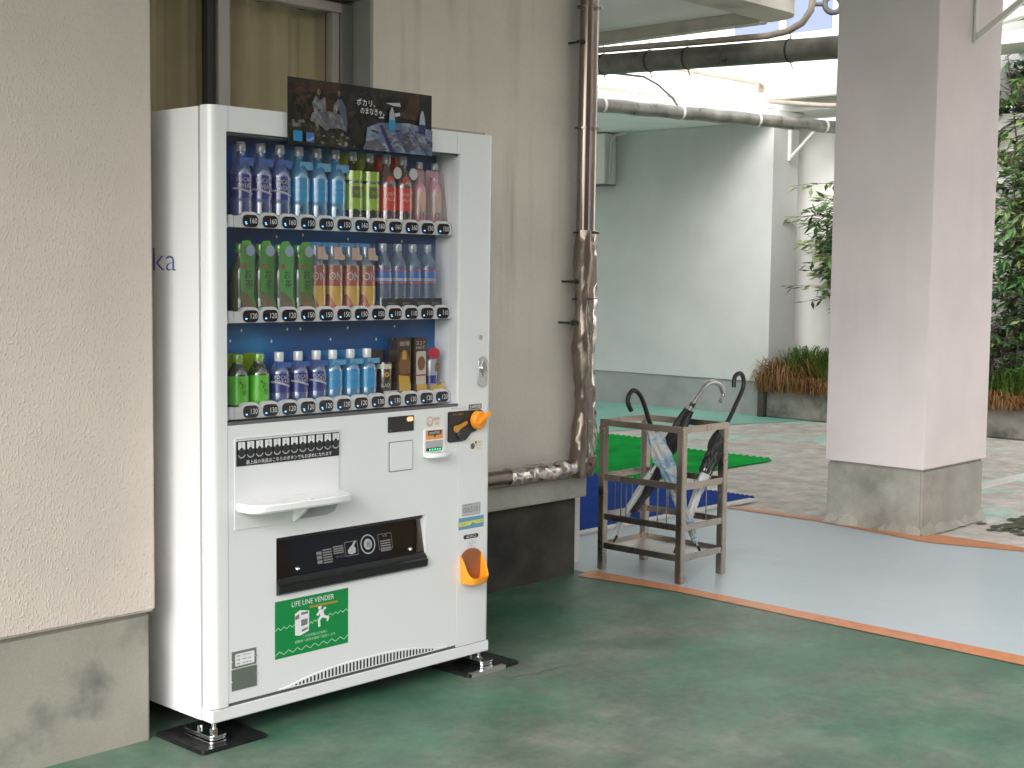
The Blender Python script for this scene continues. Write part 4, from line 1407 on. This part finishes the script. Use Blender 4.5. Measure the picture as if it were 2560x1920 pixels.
def P(t, name, key, mbf, m, smooth=40, fixn=False, bevel=0):
    me = shared(key, lambda: make_mesh(name, mbf(), m, smooth=smooth, fixn=fixn, bevel=bevel))
    return inst(name, me, t, (0, 0, 0))


def card(x0, x1, z0, z1, y, r=.004):
    return lambda: MB().prism(rrect((x0 + x1) / 2, (z0 + z1) / 2, x1 - x0, z1 - z0, r, 3), y, y + .0012, 'y')


def sample(kind, x, zb, label, group):
    t = thing('sample_bottle' if kind not in ('can', 'carton', 'carton2', 'gold', 'tea', 'brown', 'pink') else
              {'can': 'sample_can', 'carton': 'sample_carton', 'carton2': 'sample_carton', 'gold': 'sample_can', 'tea': 'sample_tea', 'brown': 'sample_pack', 'pink': 'sample_pack'}[kind],
              label, {'can': 'drink can', 'gold': 'drink can', 'carton': 'drink carton', 'carton2': 'drink carton', 'tea': 'tea bottle', 'brown': 'drink pack', 'pink': 'drink pack'}.get(kind, 'drink bottle'), (x, SY, zb), group)
    k = kind
    t.rotation_euler.z = R(random.uniform(-4, 4))
    t.location.x += random.uniform(-.0012, .0012)
    if k in ('sport', 'sport_s', 'ion', 'ion_s'):
        h = .235 if not k.endswith('_s') else .160
        r = .0325 if not k.endswith('_s') else .0315
        s = h / .235
        dark = k.startswith('sport')
        P(t, 'backing_card', k + 'card', card(-.0345, .0355, .04 * s, h * .975, .0295), 'lab_blue' if dark else 'lab_sky')
        P(t, 'bottle', k + 'body', lambda: MB().lathe(prof(h, r), 24), 'pet_sport' if dark else 'pet_ion')
        P(t, 'cap', k + 'cap', lambda: capm(h), 'cap_grey' if not k.endswith('_s') else 'cap_white')
        lab = P(t, 'label', k + 'lab', lambda: band(r + .0007, (.072 if not k.endswith('_s') else .055) * s, .140 * s), 'lab_navy' if dark else 'lab_sky')
        P(lab, 'lettering', k + 'txt', lambda: (MB().text('POCARI', .005, .125 * s, 0, w=.048, h=.013 * (1 if s > .9 else .8), wrap=r + .0011).text('SWEAT', .005, .107 * s, 0, w=.046, h=.013 * (1 if s > .9 else .8), wrap=r + .0011)) if dark else
          MB().text('ION', .004, .122 * s, 0, w=.026, h=.012, wrap=r + .0011).text('WATER', .004, .104 * s, 0, w=.034, h=.009, wrap=r + .0011), 'print_grey' if dark else 'lab_sky2')
        if dark:
            P(lab, 'wave', k + 'wave', lambda: MB().add([((r + .0011) * math.sin(a), -(r + .0011) * math.cos(a), .088 * s - .008 * math.sin(a * 1.3) + d) for a in [R(q) for q in range(-80, 41, 10)] for d in (0, .006)],
                                                    [(2 * i, 2 * i + 2, 2 * i + 3, 2 * i + 1) for i in range(12)]), 'print_grey')
        P(t, 'neck_tag', k + 'tag', lambda: MB().prism(rrect(.012 if not dark else .006, .178 * s, .050, .024 * s, .004, 3), -.0205, -.0190, 'y'), 'lab_blue' if dark else 'lab_sky2')
        if not dark:
            P(t, 'tag_curl', k + 'curl', lambda: MB().tube([(.036, -.016, .166 * s), (.036, -.016, .190 * s)], .0055, 10), 'lab_sky')
    elif k == 'lime':
        P(t, 'backing_card', 'limecard', card(-.0345, .0355, .04, .234, .0295), 'lab_lime')
        P(t, 'bottle', 'limebody', lambda: MB().lathe(prof(.235), 24), 'pet_dark')
        P(t, 'cap', 'limecap', lambda: capm(.235, .014), 'cap_grey')
        P(t, 'shoulder_label', 'limelab1', lambda: band(.0332, .146, .176), 'lab_lime')
        lab = P(t, 'label', 'limelab2', lambda: band(.0332, .055, .138), 'lab_lime')
        P(lab, 'print', 'limetx', lambda: MB().add([(.0336 * math.sin(a), -.0336 * math.cos(a), z) for a in [R(q) for q in range(-45, 36, 10)] for z in (.092, .128)], [(2 * i, 2 * i + 2, 2 * i + 3, 2 * i + 1) for i in range(8)]), 'lab_olive')
        P(lab, 'lettering', 'limetx2', lambda: MB().text('MATCH', .012, .110, 0, w=.030, h=.012, wrap=.0338), 'lab_lime')
    elif k == 'red':
        P(t, 'backing_card', 'redcard', card(-.0345, .0355, .10, .234, .0295), 'lab_red')
        P(t, 'bottle', 'redbody', lambda: MB().lathe(prof(.235), 24), 'pet_red')
        P(t, 'cap', 'redcap', lambda: capm(.235, .0145), 'cap_grey')
        lab = P(t, 'label', 'redlab', lambda: band(.0332, .058, .132), 'lab_red')
        P(lab, 'lettering', 'redtx', lambda: MB().text('AMINO', .006, .110, 0, w=.036, h=.012, wrap=.0338).text('VALUE', .006, .094, 0, w=.036, h=.012, wrap=.0338), 'peach')
        P(t, 'medal', 'redmed', lambda: MB().prism(circ(.022, .178, .017, 20, .019), -.0300, -.0285, 'y'), 'medal')
        P(t, 'red_tags', 'redtags', lambda: MB().prism(circ(-.008, .155, .016, 16, .011), -.0290, -.0275, 'y'), 'lab_red')
    elif k == 'pink':
        P(t, 'case', 'pinkcase', lambda: MB().add([(-.036, -.03, 0), (.036, -.03, 0), (.036, .03, 0), (-.036, .03, 0), (-.029, -.012, .19), (.029, -.012, .19), (.029, .02, .19), (-.029, .02, .19)],
                                                  [(0, 1, 5, 4), (1, 2, 6, 5), (2, 3, 7, 6), (3, 0, 4, 7)]), 'pet_clearcase', smooth=None)
        P(t, 'backing_card', 'pinkback', card(-.029, .029, .05, .200, .010), 'lab_pink')
        P(t, 'bottle', 'pinkb', lambda: MB().lathe([(0, 0), (.02, 0), (.024, .01), (.024, .13), (.02, .145), (.012, .16), (.012, .175)], 20), 'lab_pink')
        P(t, 'label', 'pinkl', lambda: band(.0246, .05, .125), 'peach')
        P(t, 'cap', 'pinkcap', lambda: capm(.222, .0125, .02), 'cap_grey')
    elif k == 'tea':
        P(t, 'bottle', 'teabody', lambda: MB().lathe(prof(.215, .030), 24), 'pet_tea')
        P(t, 'cap', 'teacap', lambda: capm(.215, .0145), 'lab_green')
        P(t, 'case', 'teacase', lambda: MB().prism(rrect(0, .105, .066, .21, .012), -.0345, -.0338, 'y'), 'pet_case')
        P(t, 'card', 'teacard', lambda: MB().prism([(-.017, .222), (.008, .225), (.024, .205), (.027, .190), (.025, .060), (.036, .022), (.033, .004), (-.004, .004), (-.022, .055), (-.027, .180), (-.017, .196), (-.020, .210)], -.0338, -.0326, 'y'), 'lab_green')
        P(t, 'leaf_print', 'tealeaf', lambda: MB().sheet([(-.0215, .078), (.002, .066), (.020, .048), (.034, .018), (.032, .005), (-.003, .005), (-.018, .040)], -.0343), 'lab_leaf')
        P(t, 'disc', 'teadisc', lambda: MB().prism(circ(.011, .195, .0165, 20), -.0352, -.0344, 'y'), 'lab_steel')
        P(t, 'seal', 'teaseal', lambda: MB().sheet(rrect(-.012, .150, .014, .014, .002), -.0343), 'lab_brown')
        P(t, 'lettering', 'teatx', lambda: MB().text('お', .003, .126, -.0344, h=.024).text('茶', .007, .097, -.0344, h=.026), 'pet_dark')
    elif k == 'brown':
        P(t, 'backing_card', 'brback', card(-.031, .031, .02, .226, .012), 'lab_sky')
        P(t, 'case', 'brcase', lambda: MB().tube([(0, 0, .0), (0, 0, .225)], 0.0335, 20, cap=False), 'pet_case')
        P(t, 'neck', 'brneck', lambda: MB().lathe([(.014, .215), (.014, .19), (.024, .165), (.0308, .15), (.0308, 0)], 20), 'pet_grey')
        P(t, 'neck_tag', 'brtag', lambda: MB().sheet([(-.018, .210), (.010, .212), (.013, .192), (.024, .184), (.022, .172), (-.018, .174)], -.0330), 'peach')
        lab = P(t, 'label', 'brlab', lambda: band(.0318, .004, .156), 'lab_brown')
        P(lab, 'print', 'brp', lambda: MB().add([(.0322 * math.sin(a), -.0322 * math.cos(a), z) for a in [R(q) for q in range(-70, 41, 10)] for z in (.045 - .022 * math.cos(a * 3), .092)], [(2 * i, 2 * i + 2, 2 * i + 3, 2 * i + 1) for i in range(11)]), 'lab_gold')
        P(lab, 'stripe', 'brs', lambda: band(.0322, .143, .154), 'lab_coffee')
        P(lab, 'lettering', 'brt', lambda: MB().text('ON', .004, .122, 0, w=.042, h=.025, wrap=.0326), 'print_grey')
    elif k == 'water':
        P(t, 'bottle', 'watbody', lambda: MB().lathe([(0, 0), (.025, 0), (.0295, .005), (.0295, .05), (.0285, .056), (.0295, .062), (.0285, .068), (.0295, .074), (.0285, .08), (.0295, .086), (.0295, .15), (.026, .168), (.0135, .195), (.0125, .206)], 24), 'pet_blue')
        P(t, 'cap', 'watcap', lambda: capm(.228, .0135, .022), 'lab_steel')
        P(t, 'case', 'watcase', lambda: MB().prism(rrect(0, .113, .068, .226, .004), -.0345, -.0338, 'y'), 'pet_case')
        lab = P(t, 'label', 'watlab', lambda: band(.0301, .103, .142), 'lab_blue')
        P(lab, 'red_line', 'watred', lambda: MB().lathe([(.0304, .100), (.0304, .104)], 24).lathe([(.0304, .141), (.0304, .1445)], 24), 'lab_crimson')
        P(lab, 'pale_line', 'watpale', lambda: band(.0305, .108, .118), 'lab_steel')
        b2 = P(t, 'base_label', 'watbase', lambda: MB().prism(rrect(0, .030, .066, .046, .002), -.0365, -.0350, 'y'), 'lab_black')
        P(b2, 'lettering', 'wattx', lambda: MB().text('天然水', .008, .036, -.0369, w=.032, h=.009).text('MINERAL', .008, .024, -.0369, w=.032, h=.006), 'print_dim')
    elif k == 'green_s':
        P(t, 'backing_card', 'gscard', card(-.033, .030, .06, .158, .030), 'lab_lime')
        P(t, 'bottle', 'gsbody', lambda: MB().lathe([(0, 0), (.028, 0), (.0325, .004), (.0325, .09), (.030, .105), (.018, .126), (.0145, .134), (.0145, .138)], 24), 'pet_dark')
        P(t, 'cap', 'gscap', lambda: capm(.158, .0165, .022), 'cap_lime')
        lab = P(t, 'label', 'gslab', lambda: band(.0331, .012, .095), 'lab_green2')
        P(lab, 'lettering', 'gstx', lambda: MB().text('お', .014, .066, 0, h=.016, wrap=.0336).text('茶', .018, .046, 0, h=.018, wrap=.0336), 'pet_dark')
        P(lab, 'seal', 'gsseal', lambda: MB().text('●', .004, .076, 0, h=.008, wrap=.0336), 'lab_coffee')
    elif k == 'can':
        P(t, 'backing_card', 'cancard', card(-.030, .030, .05, .150, .030), 'lab_choco')
        P(t, 'can', 'canbody', lambda: MB().lathe([(.024, 0), (.0265, .005), (.0265, .100), (.022, .110), (.022, .114), (0, .114)], 24), 'lab_choco')
        P(t, 'pale_band', 'canb', lambda: band(.0270, .092, .108), 'lab_cream')
        P(t, 'emblem', 'cane', lambda: MB().text('●', .004, .074, 0, h=.016, wrap=.0272), 'lab_gold')
        P(t, 'lettering', 'cant', lambda: MB().text('BLACK', .002, .040, 0, w=.034, h=.012, wrap=.0272), 'print_grey')
        P(t, 'base_tag', 'canbt', lambda: MB().prism(rrect(.004, .012, .056, .020, .003), -.0305, -.029, 'y'), 'lab_cream')
    elif k == 'carton':
        P(t, 'carton', 'ctb', lambda: MB().box(-.031, .029, -.030, .014, .004, .192), 'lab_choco', smooth=None, fixn=True, bevel=.002)
        P(t, 'lettering', 'ctt', lambda: MB().text('珈琲', 0, .172, -.0305, w=.044, h=.016), 'lab_cream')
        P(t, 'print', 'ctp', lambda: MB().sheet([(-.016, .145), (.010, .148), (.024, .11), (.022, .075), (-.020, .07), (-.024, .10)], -.0305), 'lab_coffee')
        P(t, 'cup_print', 'ctc', lambda: MB().sheet([(-.008, .150), (.004, .150), (.008, .120), (-.011, .120)], -.0309), 'lab_gold')
        P(t, 'base_tag', 'ctg', lambda: MB().prism([(-.026, .070), (.018, .066), (.026, .030), (.022, .018), (-.022, .018)], -.0325, -.031, 'y'), 'lab_gold')
    elif k == 'carton2':
        P(t, 'carton', 'c2b', lambda: MB().box(-.026, .029, -.028, .014, .004, .190), 'lab_choco', smooth=None, fixn=True, bevel=.002)
        P(t, 'pale_panel', 'c2p', lambda: MB().sheet(rrect(.003, .090, .044, .110, .006), -.0285), 'lab_cream')
        P(t, 'cocoa_print', 'c2c', lambda: MB().sheet(circ(.004, .105, .017, 18, .024), -.0289), 'lab_coffee')
        P(t, 'red_line', 'c2r', lambda: MB().sheet(rrect(.003, .066, .044, .005, .001), -.0289), 'lab_crimson')
        P(t, 'lettering', 'c2t', lambda: MB().text('ココア', .001, .172, -.0285, w=.042, h=.012).text('HOT', .001, .157, -.0285, w=.038, h=.010), 'lab_cream')
        P(t, 'base_tag', 'c2g', lambda: MB().prism(rrect(.006, .024, .046, .024, .003), -.0305, -.029, 'y'), 'lab_gold')
    elif k == 'gold':
        P(t, 'backing_card', 'gdc', card(-.030, .024, .03, .150, .020), 'lab_navy')
        P(t, 'can', 'gdb', lambda: MB().lathe([(.022, 0), (.0245, .004), (.0245, .110), (.021, .118), (0, .118)], 24), 'lab_steel')
        P(t, 'blue_band', 'gdn', lambda: band(.0250, .035, .062), 'lab_navy')
        P(t, 'red_badge', 'gdr', lambda: MB().prism(circ(-.006, .136, .026, 20, .019), -.0280, -.0265, 'y'), 'lab_crimson')
        P(t, 'face_print', 'gdf', lambda: MB().sheet(circ(.010, .090, .010, 16, .016), -.0252), 'lab_coffee')
        P(t, 'gold_tag', 'gdt', lambda: MB().prism([(-.022, .004), (.036, .010), (.040, .040), (.014, .030), (-.022, .030)], -.0300, -.0285, 'y'), 'lab_gold')
    return t


for i in range(12):
    obj('shelf_number', MB().text(str(i + 1), .147 + .0705 * i, 1.553, .0450, h=.021), 'print_black', VM, fixn=False)
Z1, Z2, Z3 = 1.505, 1.231, .953
SX = [.162 + .0705 * i for i in range(12)]
G1, G2, G3 = 'samples on the top shelf', 'samples on the middle shelf', 'samples on the bottom shelf'
for i in range(3):
    sample('sport', SX[i], Z1, ORD[i] + ' from left of the tall dark blue labelled bottles, top shelf', G1)
for i in range(3):
    sample('ion', SX[3 + i], Z1, ORD[i] + ' from left of the tall light blue labelled bottles, top shelf', G1)
for i in range(2):
    sample('lime', SX[6 + i], Z1, ('left', 'right')[i] + ' one of the two lime green labelled bottles, top shelf', G1)
for i in range(2):
    sample('red', SX[8 + i], Z1, ('left', 'right')[i] + ' one of the two red bottles with silver medals, top shelf', G1)
for i in range(2):
    sample('pink', SX[10 + i] + .002, Z1, ('left', 'right')[i] + ' one of the two pink packs in clear cases, top shelf', G1)
for i in range(4):
    sample('tea', .158 + .0715 * i, Z2, ORD[i] + ' from left of the green tea bottles with brown leaf, middle shelf', G2)
for i in range(4):
    sample('brown', .438 + .0675 * i, Z2, ORD[i] + ' from left of the red brown drink packs, middle shelf', G2)
for i in range(4):
    sample('water', .712 + .0655 * i, Z2, ORD[i] + ' from left of the clear water bottles with black base, middle shelf', G2)
for i in range(2):
    sample('green_s', .148 + .0735 * i, Z3 + .012, ('left', 'right')[i] + ' one of the two short bright green tea bottles, bottom shelf', G3)
for i in range(3):
    sample('sport_s', .299 + .0710 * i, Z3 + .012, ORD[i] + ' from left of the short dark blue bottles, bottom shelf', G3)
for i in range(3):
    sample('ion_s', .506 + .0710 * i, Z3 + .012, ORD[i] + ' from left of the short light blue bottles, bottom shelf', G3)
sample('can', .720, Z3 + .012, 'dark can with a pale band left of the tall brown carton, bottom shelf', G3)
sample('carton', .784, Z3 + .012, 'tall brown coffee carton with a yellow tag, bottom shelf', G3)
sample('carton2', .855, Z3 + .012, 'tall dark carton with a cream panel and red line, bottom shelf', G3)
sample('gold', .925, Z3 + .012, 'can with a round red badge and gold tag, bottom shelf', G3)

# ================================================================== UMBRELLA RACK
RX0, RX1, RY0, RY1 = 2.695, 3.045, .325, .805
t = thing('umbrella_rack', 'brushed steel umbrella rack standing on the path edge', 'umbrella rack', ((RX0 + RX1) / 2, (RY0 + RY1) / 2, 0))
LW = .034
for x in (RX0, RX1 - LW):
    for y in (RY0, RY1 - LW):
        obj('leg', MB().box(x, x + LW, y, y + LW, .0, .672), 'steel_rack', t, bevel=.003)
for z in (.673, .42, .236, .10):
    hh = .029
    e = .001
    for y in (RY0 + .004, RY1 - .012):
        obj('rail', MB().box(RX0 + (LW if z < .6 else 0) + e, RX1 - (LW if z < .6 else 0) - e, y - (.003 if z > .6 else 0), y + .008, z, z + hh), 'steel_rack', t, bevel=.0015)
    for x in (RX0 + .004, RX1 - .012):
        obj('rail', MB().box(x - (.003 if z > .6 else 0), x + .008, RY0 + (LW if z < .6 else .013) + e, RY1 - (LW if z < .6 else .013) - e, z, z + hh), 'steel_rack', t, bevel=.0015)
obj('drip_tray', MB().box(RX0 + .013, RX1 - .013, RY0 + .013, RY1 - .013, .104, .108), 'steel_tray', t)
for x, y in ((RX0 + .015, .68), (RX0 + .015, .67 - .02), (RX0 + .015, .47), (RX0 + .015, .42), (2.90, RY0 + .015), (2.80, RY1 - .016), (2.93, RY1 - .016), (RX1 - .016, .50), (RX1 - .016, .65)):
    obj('rod', MB().tube([(x, y, .265), (x, y, .42)], .003, 6), 'steel_rack', t)


def smooth_path(pts, n=6):
    pts = [Vector(p) for p in pts]
    out = []
    for i in range(len(pts) - 1):
        p0, p1, p2, p3 = pts[max(i - 1, 0)], pts[i], pts[i + 1], pts[min(i + 2, len(pts) - 1)]
        for k in range(n):
            u = k / n
            out.append(.5 * ((2 * p1) + (p2 - p0) * u + (2 * p0 - 5 * p1 + 4 * p2 - p3) * u * u + (3 * p1 - p0 - 3 * p2 + p3) * u ** 3))
    out.append(pts[-1])
    return out


def umbrella(label, tip, top, handle, hm, segs, hr=.0105, tw=.6):
    """tip and top are ends of the folded canopy's shaft; segs = [(f0, f1, r0, r1, mat, name, pleat)]"""
    t = thing('umbrella', label, 'umbrella', tip, 'umbrellas in the rack')
    tip, top = Vector(tip), Vector(top)
    obj('shaft', MB().tube([tip, top], .0045, 8), 'chrome', t, smooth=50)
    d = top - tip
    obj('ferrule', MB().tube([tip, tip + d * .05], [.005, .007], 8), 'umb_black', t, smooth=50)
    for f0, f1, prof_, m, nm, pl, *ofs in segs:
        n = len(prof_)
        path = [tip + d * (f0 + (f1 - f0) * k / (n - 1)) for k in range(n)]
        path = [p + Vector((.002 * math.sin(9 * k), .002 * math.cos(7 * k), 0)) + (Vector(ofs[0]) if ofs else Vector()) * math.sin(math.pi * min(1, k / (n - 1) + .25)) for k, p in enumerate(path)]
        b = MB().tube(path, prof_, 24, mod=lambda i, an: 1 + pl * math.cos(8 * an + i * tw) + pl * .5 * math.cos(3 * an + i))
        obj(nm, b, m, t, smooth=50)
    obj('handle', MB().tube(smooth_path(handle), hr, 12), hm, t, smooth=60)
    return t


def rp(a, b, n):
    return [a + (b - a) * k / (n - 1) for k in range(n)]


umbrella('clear umbrella with blue pattern and black hook handle', (2.905, .37, .112), (2.728, .535, .695),
         [(2.733, .531, .69), (2.711, .53, .72), (2.675, .53, .791), (2.640, .53, .838), (2.600, .53, .858), (2.568, .53, .842), (2.558, .53, .809), (2.583, .53, .768)], 'umb_black',
         [(.08, .50, rp(.012, .030, 14), 'umb_pattern', 'canopy', .16), (.48, .98, rp(.022, .040, 8) + rp(.040, .026, 6), 'umb_pattern', 'canopy', .18), (.975, 1.02, [.012, .014, .012], 'chrome', 'collar', 0)])
umbrella('umbrella with a clear curved handle and black and clear canopy', (2.79, .785, .115), (3.01, .51, .765),
         [(2.995, .518, .742), (3.050, .50, .815), (3.105, .50, .859), (3.170, .50, .868), (3.226, .50, .847), (3.247, .50, .806), (3.224, .50, .772)], 'handle_clear',
         [(.06, .72, rp(.010, .021, 16), 'umb_white', 'canopy', .14, (-.016, .012, .006)), (.22, .97, rp(.016, .034, 12) + rp(.034, .022, 5), 'umb_fabric', 'canopy', .18, (.010, -.008, -.004)), (.95, 1.02, [.013, .013], 'umb_black', 'collar', 0)], hr=.0125)
umbrella('umbrella with black hook, black upper canopy and clear lower part', (2.80, .44, .112), (3.052, .355, .680),
         [(3.060, .353, .69), (3.085, .35, .716), (3.139, .35, .784), (3.186, .35, .846), (3.192, .35, .885), (3.176, .35, .912), (3.150, .35, .919), (3.118, .35, .902), (3.112, .35, .856)], 'umb_black',
         [(.07, .66, rp(.011, .025, 14), 'umb_white', 'canopy', .14), (.62, .97, rp(.028, .036, 8) + rp(.036, .022, 4), 'umb_fabric', 'canopy', .16), (.71, .74, [.036, .036], 'umb_black', 'tie_band', 0)])
